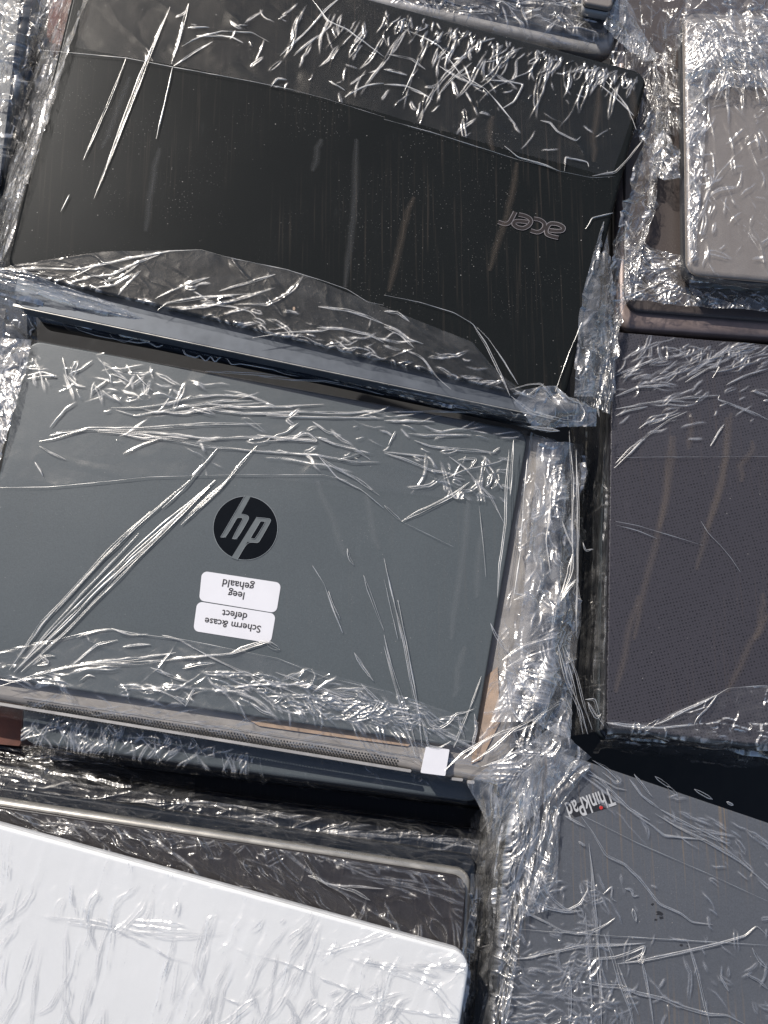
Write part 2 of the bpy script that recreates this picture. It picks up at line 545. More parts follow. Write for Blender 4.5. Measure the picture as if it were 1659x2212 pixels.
def ridge_map(paths):
    """heights of creases pressed into the film, on a 0.5 mm grid over the stacks"""
    R = np.zeros((RNY, RNX), dtype=np.float32)
    C = np.zeros((RNY, RNX), dtype=np.float32)
    rad = 6
    oy, ox = np.mgrid[-rad:rad + 1, -rad:rad + 1]
    oy, ox = oy.ravel(), ox.ravel()
    for pts, wd, ht, dbl in paths:
        pts = np.asarray(pts, float)[:, :2]
        seg = np.linalg.norm(np.diff(pts, axis=0), axis=1)
        L = seg.sum()
        if L < .002: continue
        n = max(4, int(L / .0005))
        cum = np.concatenate([[0], np.cumsum(seg)])
        t = np.linspace(0, L, n + 1)
        c = np.array([np.interp(t, cum, pts[:, k]) for k in range(2)]).T
        for _ in range(min(6, n // 5)): c[1:-1] = (c[:-2] + 2 * c[1:-1] + c[2:]) / 4
        d = np.gradient(c, axis=0); d /= np.maximum(np.linalg.norm(d, axis=1, keepdims=True), 1e-9)
        nn = np.stack([-d[:, 1], d[:, 0]], 1)
        q = rng.random() * 90
        tt = t / L
        tap = np.minimum(1, np.minimum(tt, 1 - tt) * 4)
        lines = [0.0] if not dbl else [-.5, .5]
        for sg in lines:
            w_ = (fbm(t * 60 + q, t * 0 + sg, 4, 3) * .0028)
            sep = sg * wd * (.2 + 1.2 * vnoise(t * 40 + q, t * 0 + sg, 6)) * tap
            cc = c + nn * (w_ * tap + sep)[:, None]
            amp = ht * tap * (.25 + 1.0 * vnoise(t * 150 + q, t * 0 + sg * 3, 9))
            st = tap * np.clip(vnoise(t * 130 + q, t * 0 + sg * 5, 10) * 2.2 - .35, 0, 1)
            fx, fy = (cc[:, 0] - RX0) / RRES, (cc[:, 1] - RY0) / RRES
            ix, iy = np.round(fx).astype(int), np.round(fy).astype(int)
            X, Y = ix[:, None] + ox[None], iy[:, None] + oy[None]
            dist = np.hypot(X - fx[:, None], Y - fy[:, None]) * RRES
            ok = (X >= 0) & (X < RNX) & (Y >= 0) & (Y < RNY) & (dist < .003)
            prof = np.exp(-(dist / .00050) ** 2) * .62 + np.exp(-(dist / .0015) ** 2) * .2
            line = np.exp(-(dist / .00036) ** 2)
            np.maximum.at(R, (Y[ok], X[ok]), (prof * amp[:, None])[ok].astype(np.float32))
            np.maximum.at(C, (Y[ok], X[ok]), (line * st[:, None])[ok].astype(np.float32))
    return R, C


class Creases(list):
    """random creases pressed into the sheets (not strands of their own)"""


class Film:
    """collects sheets, pleats and edge lines of one wrap into ONE mesh"""
    def __init__(s): s.jobs, s.ridges = [], []

    def sheet(s, rows, mat, dis=(), res=.00065, **k):
        s.jobs.append(('sheet', rows, mat, dis, res, k)); return s

    def strands(s, paths, mat=None):
        if isinstance(paths, Creases) and mat is not F_BAND: s.ridges += paths
        elif paths: s.jobs.append(('strand', paths, mat or F_FOLD))
        return s

    def build(s, name, parent=None):
        extra = [(p, w * .9, h * .5, False) for j in s.jobs if j[0] == 'strand' for p, w, h, dd in j[1] if .001 < w < .007]
        R, C = ridge_map(s.ridges + extra)
        V, Q, U, M, A, mats, n = [], [], [], [], [], [], 0
        for j in s.jobs:
            if j[0] == 'sheet': v, q, u, at = sheet_data(j[1], j[4], j[3], RC=(R, C), **j[5])
            else: v, q, u = strand_data(j[1]); at = np.zeros(len(v))
            if j[2] not in mats: mats.append(j[2])
            V.append(v); Q.append(q + n); U.append(u); A.append(at)
            M.append(np.full(len(q), mats.index(j[2]), dtype=np.int32))
            n += len(v)
        o = mesh(name, np.concatenate(V), np.concatenate(Q), mats, parent, smooth=True,
                 midx=np.concatenate(M), uv=np.concatenate(U))
        at = o.data.attributes.new('crease', 'FLOAT', 'POINT')
        at.data.foreach_set('value', np.concatenate(A).astype(np.float32))
        return o


OFF = {1: (0, 0), 2: (829.5, 0), 3: (0, 553), 4: (829.5, 691), 5: (0, 1037), 6: (829.5, 1296), 7: (0, 1555), 8: (829.5, 1642), 0: (0, 0)}


def trace(txt, z, wd=.0022, ht=.0012):
    """'crop [w] : x,y x,y ...' per line; half-scale crop coordinates -> pleat paths at height z"""
    out = []
    for ln in txt.strip().splitlines():
        ln = ln.strip()
        if not ln: continue
        head, body = ln.split(':')
        h = head.split()
        c = int(h[0]); k = float(h[1]) if len(h) > 1 else 1.0
        sc = 1.0 if c == 0 else .5
        pts = []
        for p in body.split():
            x, y = p.split(',')
            pts.append(P(float(x) * sc + OFF[c][0], float(y) * sc + OFF[c][1], z))
        out.append((pts, wd * k, ht * min(k, 1.4), k >= .9))
    return out


FIELD_N, FIELD_W = .72, .85


def field(quad, z, n, ang, sd, ln, wd=.0015, ht=.0009, bend=.3, dbl=.4, zj=.0015, lsd=.6):
    """n random pleats inside a picture quad; ang in degrees on the picture, 0 = right, 90 = down"""
    q = np.array(quad, float)
    out = Creases()
    n = int(n * FIELD_N)
    for _ in range(n):
        u, v = rng.random(2)
        x, y = (q[0] * (1 - u) + q[1] * u) * (1 - v) + (q[3] * (1 - u) + q[2] * u) * v
        a = math.radians(ang + rng.normal() * sd)
        l = max(10, ln * 1.7 * math.exp(rng.normal() * lsd))
        b = rng.normal() * bend
        pts = []
        m = 6
        zz = (z(x, y) if callable(z) else z) + rng.random() * zj
        for i in range(m):
            pts.append(P(x, y, zz))
            x += math.cos(a) * l / (m - 1); y += math.sin(a) * l / (m - 1)
            a += b / (m - 1) * .7 + rng.normal() * .20
        k = math.exp(rng.normal() * .45) * FIELD_W
        dd = l > 24 and rng.random() < dbl + .25
        out.append((pts, wd * k * (1.8 if dd else .8), ht * k, dd))
    return out


def seam(txt, z, wd=.0006): return [(p, wd, .0004, False) for p, _, _, _ in trace(txt, z)]


# ------------------------------------------------------------------ laptops
M_EDGE = plain('dark_plastic', (.025, .026, .028), .4)
M_RUB = plain('rubber', (.012, .012, .012), .8)
M_HINGE = plain('hinge_metal', (.06, .06, .065), .3, .6)


def laptop(label, quad_px, z, lid_m, base_m, lid_t=.006, base_t=.018, r=.009, lid_b=.002, base_b=.005, base_px=None,
           group='wrapped laptops on the stacks', name='laptop', hinge=None, feet=True):
    quad = [P(x, y, z) for x, y in quad_px]
    zb1 = z - lid_t - .0012
    zb0 = zb1 - base_t
    bq = quad if base_px is None else [P(x, y, zb1) for x, y in base_px]
    cen = sum(bq) / 4
    root = empty(name, (cen[0], cen[1], zb0))
    tag(root, label, 'laptop', group)
    lid = slab('lid', quad, bez(z - lid_t, z, lid_b), r, lid_m, root)
    base = slab('base', bq, bez(zb0, zb1, base_b), r, base_m, root)
    # dark seam gasket between lid and base
    gq = [(q[:2] * .985 + (sum(quad) / 4)[:2] * .015) for q in quad]
    slab('screen_bezel', gq, [(0, zb1 - .0004), (0, z - lid_t + .0004)], r, M_RUB, root)
    if feet:
        for i in range(4):
            p = bq[i][:2] * .86 + cen[:2] * .14
            fq = [p + np.array(d) for d in ((-.012, -.004), (.012, -.004), (.012, .004), (-.012, .004))]
            slab('foot', fq, [(0, zb0 - .002), (.0008, zb0 + .0002)][::1], .003, M_RUB, root)
    if hinge is not None:
        a, b = quad[hinge], quad[(hinge + 1) % 4]
        for s0, s1 in ((.1, .22), (.78, .9)):
            p, q = a + (b - a) * s0, a + (b - a) * s1
            d = (q - p) / np.linalg.norm(q - p)
            nn = np.array([-d[1], d[0], 0]) * .004
            slab('hinge', [p - nn, q - nn, q + nn, p + nn], [(0, z - lid_t - .004), (.001, z - lid_t)], .002, M_HINGE, root)
    return root, quad, bq


def stroke(polys, wd, z, h, conv):
    """flat raised strokes following polylines, conv maps to world xy"""
    V, F = [], []
    for li, pl in enumerate(polys):
        pts = np.array([conv(*p)[:2] for p in pl])
        # smooth
        t = np.arange(len(pts)); tt = np.linspace(0, len(pts) - 1, (len(pts) - 1) * 6 + 1)
        c = np.array([np.interp(tt, t, pts[:, k]) for k in (0, 1)]).T
        for _ in range(5): c[1:-1] = (c[:-2] + 2 * c[1:-1] + c[2:]) / 4
        d = np.gradient(c, axis=0); d /= np.linalg.norm(d, axis=1, keepdims=True)
        nn = np.stack([-d[:, 1], d[:, 0]], 1) * wd / 2
        zz = z + li * .00003
        b = len(V)
        for p, q in zip(c, nn):
            V += [(*(p + q), zz - h), (*(p + q), zz), (*(p - q), zz), (*(p - q), zz - h)]
        for i in range(len(c) - 1):
            o = b + i * 4
            for k in range(3): F.append((o + k, o + k + 1, o + 5 + k, o + 4 + k)[::-1])
        F.append((b, b + 1, b + 2, b + 3)); e = b + (len(c) - 1) * 4
        F.append((e + 3, e + 2, e + 1, e))
    return V, F


def poly(name, pts, z, h, mat, parent):
    n = len(pts)
    a = sum(pts[i][0] * pts[(i + 1) % n][1] - pts[(i + 1) % n][0] * pts[i][1] for i in range(n))
    if a < 0: pts = pts[::-1]
    V = [(p[0], p[1], z - h) for p in pts] + [(p[0], p[1], z) for p in pts]
    F = [tuple(range(n, 2 * n))] + [(i, (i + 1) % n, n + (i + 1) % n, n + i) for i in range(n)]
    return mesh(name, V, F, mat, parent)


def text(name, s, c_px, dir_px, width_px, z, mat, parent, hscale=None, off=.0, height_px=None):
    """text centred at picture point c_px, running in picture direction dir_px"""
    cu = bpy.data.curves.new(name, 'FONT')
    cu.body = s; cu.align_x = 'CENTER'; cu.align_y = 'CENTER'; cu.offset = off; cu.extrude = .004; cu.resolution_u = 3
    tmp = bpy.data.objects.new(name + '_tmp', cu)
    COL.objects.link(tmp)
    me = bpy.data.meshes.new_from_object(tmp.evaluated_get(bpy.context.evaluated_depsgraph_get()))
    bpy.data.objects.remove(tmp); bpy.data.curves.remove(cu)
    v = np.array([x.co[:] for x in me.vertices])
    mn, mx = v.min(0), v.max(0)
    v -= (mn + mx) / 2
    c = P(*c_px, z)
    dn = np.array(dir_px, float); dn /= np.linalg.norm(dn)
    a = P(c_px[0] - dn[0] * width_px / 2, c_px[1] - dn[1] * width_px / 2, z)
    b = P(c_px[0] + dn[0] * width_px / 2, c_px[1] + dn[1] * width_px / 2, z)
    ex = (b - a); L = np.linalg.norm(ex); ex /= L
    ey = np.array([-ex[1], ex[0], 0])
    sx = L / (mx[0] - mn[0])
    sy = sx if height_px is None else (height_px / FPX * D) / (mx[1] - mn[1])
    w_ = c + v[:, :1] * sx * ex + v[:, 1:2] * sy * ey + np.array([0, 0, .00004]) * np.sign(v[:, 2:3])
    F = [tuple(p.vertices) for p in me.polygons]
    bpy.data.meshes.remove(me)
    return mesh(name, w_, F, mat, parent)

# ------------------------------------------------------------------ the setting
M_GROUND = plain('ground_mat', (.022, .021, .02), .9, var=.4)
g = mesh('ground', [(-4, -4, -.42), (4, -4, -.42), (4, 4, -.42), (-4, 4, -.42)], [(0, 1, 2, 3)], M_GROUND)
tag(g, kind='structure')

A10 = math.radians(15)
LID_BLACK = lid_mat('lid_black', (.0095, .0110, .0112), .26, math.radians(-12), .9, .7, (.045, .038, .032), grain=.12, spec=.09)
LID_GREY = lid_mat('lid_grey', (.074, .086, .092), .36, math.radians(-8), .4, .10, (.14, .12, .10), grain=.10, spec=.4)
LID_WEAVE = lid_mat('lid_weave', (.040, .0375, .044), .36, math.radians(-14), .5, .3, (.105, .078, .06), grain=.1, weave=True, spec=.4)
LID_SLATE = lid_mat('lid_slate', (.080, .086, .098), .5, math.radians(-4), .5, .9, (.17, .13, .09), grain=.12, spec=.35)
LID_WHITE = lid_mat('lid_white', (.76, .76, .745), .2, 0, .0, .0, grain=.01, coat=.3)
LID_SILVER = lid_mat('lid_silver', (.22, .195, .175), .40, math.radians(10), .3, .3, (.16, .11, .08), metallic=.3, grain=.06)
LID_TAUPE = lid_mat('lid_taupe', (.065, .052, .047), .4, math.radians(5), .3, .4, (.1, .075, .055), grain=.1)
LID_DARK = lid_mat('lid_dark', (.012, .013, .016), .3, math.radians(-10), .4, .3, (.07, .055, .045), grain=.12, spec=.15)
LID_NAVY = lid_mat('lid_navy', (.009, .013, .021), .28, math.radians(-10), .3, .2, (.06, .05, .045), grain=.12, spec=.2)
LID_BROWN = lid_mat('lid_brown', (.024, .021, .021), .3, math.radians(-15), .4, .3, (.08, .06, .05), grain=.12)
B_TAUPE = plain('base_taupe', (.24, .185, .165), .34, .3)
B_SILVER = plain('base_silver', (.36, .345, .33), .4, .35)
B_GREYP = plain('base_grey', (.085, .096, .112), .4, .2)
B_PALM = plain('base_palm', (.30, .275, .25), .45, .2)
B_DARK = plain('base_dark', (.035, .036, .040), .38)
B_BLUE = plain('base_steel', (.075, .095, .11), .42, .2)
B_METAL = plain('base_metal', (.20, .19, .17), .28, .7)
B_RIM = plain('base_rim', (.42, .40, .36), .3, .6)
B_WHITE = plain('base_white', (.62, .62, .62), .35)
M_CHROME = plain('chrome', (.55, .48, .42), .22, .9)
M_SMOKE = plain('smoked_fill', (.055, .045, .04), .2, .5)
M_PAPER = plain('sticker_paper', (.66, .65, .67), .5, var=.02)
M_INK = plain('ink', (.02, .018, .022), .6)
M_GLOSSBLK = plain('gloss_black', (.003, .004, .005), .10, spec=.25)
M_LETTER = plain('letter_grey', (.085, .10, .106), .45)
M_LINE = plain('letter_line', (.20, .22, .23), .4)
M_TPLET = plain('letter_silver', (.50, .50, .50), .4, .1)
M_TPSHADE = plain('badge_black', (.015, .015, .017), .4)
M_RED = plain('red_dot', (.55, .03, .025), .4)
M_CARD = plain('cardboard', (.38, .27, .19), .8, var=.3)
M_KRAFT = plain('packing_paper', (.16, .065, .045), .8, var=.3)
M_HOLE = plain('hole_black', (.008, .008, .008), .9)

# ---- wrapped black laptop (upper left)
ZA = .030
acer, aq, ab = laptop('large black laptop with a chrome upside down name badge in the upper left', [(192, -165), (1402, 158), (1218, 872), (12, 582)], ZA,
                      LID_BLACK, B_GREYP, r=.013, base_b=.0012, base_t=.016, base_px=[(192, -160), (1398, 160), (1196, 905), (24, 660)], lid_b=.003)


def zoomA(x, y): return P((1220 + x / 6.9125) * .864, (500 + y / 6.9125) * .864, ZA)


LET = [[(175, 385), (300, 428), (370, 400), (410, 330), (470, 212)],
       [(530, 258), (640, 280), (730, 330), (745, 390), (700, 455), (610, 502), (500, 480), (430, 420), (470, 372), (560, 372), (690, 388)],
       [(790, 330), (890, 345), (975, 400), (980, 470), (930, 540), (850, 572), (735, 535)],
       [(1215, 660), (1100, 637), (1010, 600), (1000, 530), (1040, 440), (1090, 408), (1220, 425), (1310, 480), (1290, 540), (1180, 548), (1060, 530)]]
u = D / FPX * .864 / 6.9125 * (CAM[2] - ZA) / CAM[2] * 1.12
V, F = stroke(LET, 74 * u, ZA + .0007, .0007, zoomA)
badge = mesh('badge', V, F, M_CHROME, acer)
V, F = stroke(LET, 50 * u, ZA + .0009, .0003, zoomA)
mesh('badge_face', V, F, M_SMOKE, badge)

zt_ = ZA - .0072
slab('bright_front_strip', [P(28, 655, zt_), P(1196, 899, zt_), P(1195, 905, zt_), P(27, 661, zt_)], [(0, zt_ - .002), (.0002, zt_ - .0002)], .0008, B_RIM, acer)  # highlight along the upper base edge, added as a bright strip
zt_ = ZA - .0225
slab('bright_front_strip', [P(50, 672, zt_), P(1190, 908, zt_), P(1189, 912, zt_), P(49, 677, zt_)], [(0, zt_ - .0015), (.0002, zt_ + .0006)], .0008, B_RIM, acer)  # lower edge highlight, likewise shaped as a bright strip
c_ = P(635, 667, ZA)
poly('rust_fleck', [(c_[0] + .0010 * math.cos(a), c_[1] + .0016 * math.sin(a)) for a in np.linspace(0, 2 * math.pi, 10)[:-1]], ZA + .0004, .0003, M_CARD, acer)
# charcoal laptop below it, its front edge sticks out at the left
laptop('steel blue laptop under the large black one, its front lip showing', [(250, -120), (1330, 170), (1172, 918), (122, 697)], .004, LID_NAVY, B_DARK, r=.010, lid_b=.001, lid_t=.004, base_t=.014)
laptop('dark laptop lowest in the stack under the large black one', [(250, -120), (1300, 200), (1140, 880), (70, 690)], -.034, LID_NAVY, B_DARK, r=.012)

# ---- wrapped grey laptop (middle left) with stickers
ZH = 0.0
hp, hq, hb = laptop('grey laptop with a round black emblem and two white stickers on its lid', [(62, 733), (1142, 932), (1022, 1618), (-95, 1452)], ZH,
                    LID_GREY, B_PALM, r=.011, base_px=[(80, 760), (1216, 950), (1100, 1700), (-130, 1492)], lid_b=.0015)
hp['label'] = 'grey laptop with a round black emblem and two white stickers on its lid'
SC = lambda x, y: P((470 + x / 5.265) * .864, (1220 + y / 5.265) * .864, ZH)
disc = [SC(757 + 424 * math.cos(a), 530 + 420 * math.sin(a))[:2] for a in np.linspace(0, 2 * math.pi, 97)[:-1]]
emb = poly('emblem', disc, ZH + .0003, .0003, M_GLOSSBLK, hp)
uh = D / FPX * .864 / 5.265
ring = [(757 + 424 * math.cos(a), 530 + 420 * math.sin(a)) for a in np.linspace(0, 2 * math.pi, 70)]
V, F = stroke([ring], 6 * uh, ZH + .00042, .0001, SC)
mesh('emblem_rim', V, F, M_LINE, emb)
hL = [(752, 102), (432, 650), (498, 657), (642, 405), (655, 395), (700, 392), (724, 402), (720, 420), (578, 672), (645, 680), (805, 410), (798, 378), (772, 358), (700, 345), (832, 104)]
pL = [(900, 390), (1080, 406), (1098, 432), (940, 712), (912, 726), (785, 712), (650, 948), (570, 922)]
pC = [(958, 440), (1012, 444), (1018, 456), (888, 668), (872, 674), (828, 666), (828, 655)]
for nm, pl, mt_, dz in (('emblem_letter', hL, M_LETTER, .00055), ('emblem_letter', pL, M_LETTER, .00055), ('letter_opening', pC, M_GLOSSBLK, .00075)):
    o = poly(nm, [SC(*p)[:2] for p in pl], ZH + dz, .0002, mt_, emb)
V, F = stroke([hL[1:14], hL[:2], pL[:7], pC + pC[:1]], 5 * uh, ZH + .0009, .0001, SC)
# ring lines follow the outline only, kept straight at the corners
mesh('letter_outline', V, F, M_LINE, emb)
sd1 = [(185, 1092), (1228, 1250), (1163, 1648), (146, 1482)]
sd2 = [(122, 1492), (1157, 1658), (1090, 2045), (70, 1882)]
sdir = (-1023, -155)
for q, lines, lab in ((sd1, (('gehaald', (665, 1262), 420), ('leeg', (636, 1390), 215)), 'white sticker reading leeg gehaald'),
                      (sd2, (('defect', (612, 1672), 332), ('Scherm &case', (588, 1805), 745)), 'white sticker reading Scherm &case defect')):
    st = slab('sticker', [SC(*p) for p in q], [(0, ZH + .0001), (0, ZH + .0004)], .0042, M_PAPER, hp)
    st['label'] = lab
    for s, c, wd in lines:
        cp = ((470 + c[0] / 5.265) * .864, (1220 + c[1] / 5.265) * .864)
        text('lettering', s, cp, sdir, wd / 5.265 * .864, ZH + .0006, M_INK, st, off=.01)
# speaker grille along the front of the base: rows of holes
zb = ZH - .0072
gr_rows = []
V, F = [], []
p0, p1 = P(60, 1519, zb), P(860, 1642, zb)
q0 = P(55, 1530, zb)
dirg = (p1 - p0) / np.linalg.norm(p1 - p0)
per = np.array([-dirg[1], dirg[0], 0]); per = per if np.dot(per, q0 - p0) > 0 else -per
Lg = np.linalg.norm(p1 - p0)
sp = .00235
for r_ in range(5):
    k = 0
    while True:
        d_ = k * sp + (r_ % 2) * sp / 2
        if d_ > Lg: break
        c_ = p0 + dirg * d_ + per * (r_ - .6) * .0017
        b_ = len(V)
        for a in range(8):
            V.append((c_[0] + .00072 * math.cos(a * math.pi / 4), c_[1] + .00072 * math.sin(a * math.pi / 4), zb + .00025))
        F.append(tuple(range(b_, b_ + 8)))
        k += 1
mesh('speaker_grille', V, F, M_HOLE, hp)
# silver trim along the front edge of the base, white corner tab, small latches
slab('bright_front_strip', [P(-40, 1510, zb), P(890, 1662, zb), P(888, 1670, zb), P(-42, 1518, zb)], [(0, zb - .0015), (.0004, zb + .0009)], .001, B_SILVER, hp)
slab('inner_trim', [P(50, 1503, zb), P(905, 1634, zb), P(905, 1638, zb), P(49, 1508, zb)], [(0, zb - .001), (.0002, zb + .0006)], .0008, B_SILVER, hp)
tab = slab('tape_tab', [P(920, 1612, .0005), P(972, 1618, .0005), P(962, 1677, -.002), P(908, 1670, -.002)], [(0, -.010), (.0003, .0012)], .001, M_PAPER, hp)
tab['label'] = 'white tape tab folded over the front corner'
slab('latch', [P(975, 1678, zb), P(1002, 1681, zb), P(1000, 1689, zb), P(973, 1686, zb)], [(0, zb - .006), (.0004, zb + .0007)], .001, B_SILVER, hp)
slab('latch', [P(1010, 1684, zb), P(1027, 1686, zb), P(1025, 1695, zb), P(1008, 1693, zb)], [(0, zb - .006), (.0004, zb + .0007)], .001, B_SILVER, hp)
# strip of kraft paper lying between lid and base
card = poly('paper_strip', [P(*p, zb + .001)[:2] for p in ((500, 1535), (640, 1545), (800, 1570), (900, 1600), (880, 1612), (700, 1588), (560, 1568))], zb + .0014, .0005, M_CARD, hp)
card2 = poly('paper_strip', [P(*p, zb + .001)[:2] for p in ((1040, 1470), (1075, 1440), (1080, 1560), (1040, 1640), (1018, 1650), (1025, 1560))], zb + .0014, .0005, M_CARD, hp)

laptop('dark grey laptop with a dotted rounded lip under the stickered grey one', [(80, 752), (1160, 950), (1040, 1735), (46, 1603)], -.024, LID_GREY, B_BLUE, r=.012, lid_b=.0028)
laptop('black laptop at the bottom of the stack under the stickered grey one', [(70, 775), (1268, 990), (1205, 1762), (90, 1640)], -.064, LID_DARK, B_DARK, r=.012)

# ---- woven-lid laptop (right, middle)
ZW = .004
WOV, _, _ = laptop('laptop with a dark woven dot pattern lid at the right edge', [(1322, 716), (1980, 772), (1930, 1640), (1310, 1572)], ZW, LID_WEAVE, B_DARK, r=.006,
       base_px=[(1318, 722), (1980, 778), (1930, 1650), (1304, 1580)], lid_b=.001)
zz = ZW - .031
for k, (dx, dy, lm, bm, lab) in enumerate([(-6, 8, LID_NAVY, B_BLUE, 'navy laptop directly under the woven lid laptop'),
                                           (4, -4, LID_DARK, B_DARK, 'dark laptop third down in the stack below the woven lid'),
                                           (-8, 4, LID_NAVY, B_BLUE, 'blue edged laptop fourth down below the woven lid'),
                                           (0, 6, LID_DARK, B_METAL, 'metal edged laptop near the floor below the woven lid')]):
    laptop(lab, [(1316 + dx, 730 + dy), (1980, 790), (1920, 1650), (1302 + dx, 1588 + dy - k * 6)], zz, lm, bm, r=.009)
    zz -= .033

# ---- slate laptop (lower right)
ZT = -.006
tp, tq, tb = laptop('slate grey scratched laptop with a red dotted name badge at the lower right', [(1172, 1612), (1790, 1822), (1700, 2600), (1062, 2420)], ZT,
                    LID_SLATE, B_DARK, r=.010, lid_b=.0012)
Z3 = lambda x, y: ((1380 + x / 9.217) * .864, (1940 + y / 9.217) * .864)
bq_ = [P(*Z3(300, 690), ZT), P(*Z3(1230, 330), ZT), P(*Z3(1490, 660), ZT), P(*Z3(440, 950), ZT)]
bdg = slab('badge', [P(*Z3(330, 720), ZT), P(*Z3(1290, 380), ZT), P(*Z3(1480, 690), ZT), P(*Z3(520, 960), ZT)], [(0, ZT), (.0001, ZT + .0002)], .001, M_TPSHADE, tp)
text('lettering', 'ThinkPad', Z3(885, 640), (-970, 330), 1120 / 9.217 * .864, ZT + .0005, M_TPLET, bdg, off=.012, height_px=395 / 9.217 * .864)
c_ = P(*Z3(1128, 730), ZT)
poly('red_dot', [(c_[0] + .0013 * math.cos(a), c_[1] + .0013 * math.sin(a)) for a in np.linspace(0, 2 * math.pi, 17)[:-1]], ZT + .0008, .0006, M_RED, bdg)
for cx_, cy_, rr_ in ((1190, 662, 17), (1200, 680, 11), (1160, 622, 9), (1175, 690, 8), (1283, 800, 9), (1310, 803, 5)):
    x_, y_ = 829.5 + cx_ / 2, 1642 + cy_ / 2
    ps = []
    for a in np.linspace(0, 2 * math.pi, 13)[:-1]:
        rk = rr_ / 2 * rng.uniform(.5, 1.15)
        ps.append(P(x_ + rk * math.cos(a), y_ + rk * .7 * math.sin(a), ZT)[:2])
    poly('scuff', ps, ZT + .00015, .0001, M_TPSHADE, tp)
zz = ZT - .030
for k, (dx, lm, bm, lab) in enumerate([(-12, LID_DARK, B_DARK, 'black laptop directly under the slate grey one'),
                                       (6, LID_NAVY, B_BLUE, 'navy laptop third down under the slate grey one'),
                                       (-6, LID_DARK, B_DARK, 'black laptop lowest under the slate grey one')]):
    laptop(lab, [(1166 + dx, 1630), (1790, 1840), (1700, 2600), (1056 + dx, 2420)], zz, lm, bm, r=.009)
    zz -= .033

# ---- white laptop and the stair of darker ones under it (lower left)
ZWH = .020
WHT, _, _ = laptop('glossy white laptop on top of the stack in the lower left corner', [(-220, 1722), (1018, 2062), (900, 2800), (-340, 2500)], ZWH, LID_WHITE, B_WHITE, r=.013, lid_b=.0025)
laptop('brown laptop with a bright metal rim showing behind the white one', [(-120, 1722), (1008, 1893), (975, 2560), (-160, 2430)], -.010, LID_BROWN, B_RIM, r=.011, lid_b=.0015, lid_t=.003, base_b=.004,
       base_px=[(-120, 1706), (1018, 1880), (985, 2560), (-160, 2430)])
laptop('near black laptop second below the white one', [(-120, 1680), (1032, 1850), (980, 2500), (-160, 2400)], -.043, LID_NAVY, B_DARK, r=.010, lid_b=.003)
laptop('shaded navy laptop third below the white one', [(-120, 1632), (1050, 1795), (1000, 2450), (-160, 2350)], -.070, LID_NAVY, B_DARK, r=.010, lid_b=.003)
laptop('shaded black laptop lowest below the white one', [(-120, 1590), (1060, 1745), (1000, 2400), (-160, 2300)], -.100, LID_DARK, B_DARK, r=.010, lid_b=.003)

# ---- silver laptop (upper right) on a taupe one
SLV, _, _ = laptop('brushed silver grey laptop at the upper right edge', [(1476, 22), (2060, 60), (2040, 640), (1484, 592)], .040, LID_SILVER, B_DARK, r=.012, lid_b=.004, base_t=.016)
laptop('brown laptop with a rounded taupe front edge under the silver one', [(1348, -60), (2060, 10), (2050, 722), (1348, 668)], .010, LID_TAUPE, B_TAUPE, r=.014, lid_b=.002, lid_t=.004, base_b=.007, base_px=[(1330, -60), (2060, 10), (2050, 755), (1330, 708)])
laptop('dark laptop at the bottom under the taupe edged one', [(1330, -60), (2060, 10), (2050, 760), (1322, 690)], -.03, LID_DARK, B_DARK, r=.012)

# ---- laptops behind (top)
laptop('dark laptop with a polished silver front lip at the top edge', [(500, -560), (1400, -380), (1316, 84), (430, -110)], .016, LID_DARK, B_SILVER, r=.014, lid_b=.002, lid_t=.005, base_b=.006,
       base_px=[(500, -560), (1400, -380), (1322, 122), (430, -72)])
laptop('small silver laptop cut off by the top edge', [(1262, -380), (1330, -370), (1324, 18), (1262, 6)], .040, LID_SILVER, B_SILVER, r=.004, base_t=.012, feet=False)
# ---- left edge column
laptop('dark wrapped laptop leaning in the stack at the left edge', [(-420, -60), (60, -90), (0, 420), (-470, 420)], .000, LID_NAVY, B_BLUE, r=.012)
laptop('lower dark laptop in the stack at the upper left edge', [(-420, 80), (100, 40), (-30, 640), (-470, 600)], -.05, LID_DARK, B_SILVER, r=.012)
laptop('dark blue laptop between the two stacks at the left edge', [(-420, 560), (60, 600), (70, 900), (-420, 900)], -.03, LID_NAVY, B_BLUE, r=.012)
bx = slab('packing_box', [P(110, -60, -.2), P(300, -60, -.2), P(230, 120, -.2), P(100, 90, -.2)], [(0, -.419), (0, -.2)], .002, M_KRAFT, None)
tag(bx, 'brown cardboard box deep between stacks in the upper left', 'box')
bx = slab('packing_box', [P(-80, 1480, -.05), P(52, 1500, -.05), P(44, 1612, -.05), P(-80, 1600, -.05)], [(0, -.419), (0, -.05)], .002, M_KRAFT, None)
tag(bx, 'reddish brown box corner beside the dark grey laptop at the left', 'box')

# ------------------------------------------------------------------ stretch film
R_, N_, F_ = 'r', 'n', 'f'
CR = lambda s=1.0: ((F_, .011 * s, .55, 1, 0), (F_, .0045 * s, .45, 1.5, .6))            # heavy crumple
CRL = lambda s=1.0, st=3.0, a=0.0: ((F_, .009 * s, .5, st, a), (F_, .004 * s, .4, st, a + .15))   # stretched crumple
SOFT = lambda s=1.0: ((N_, .05 * s, .03, 1, 0), (R_, .04 * s, .035, 2.5, .4))
BAND = lambda txt, z: [(p, .0075, .0003, None) for p, _, _, _ in trace(txt, z)]

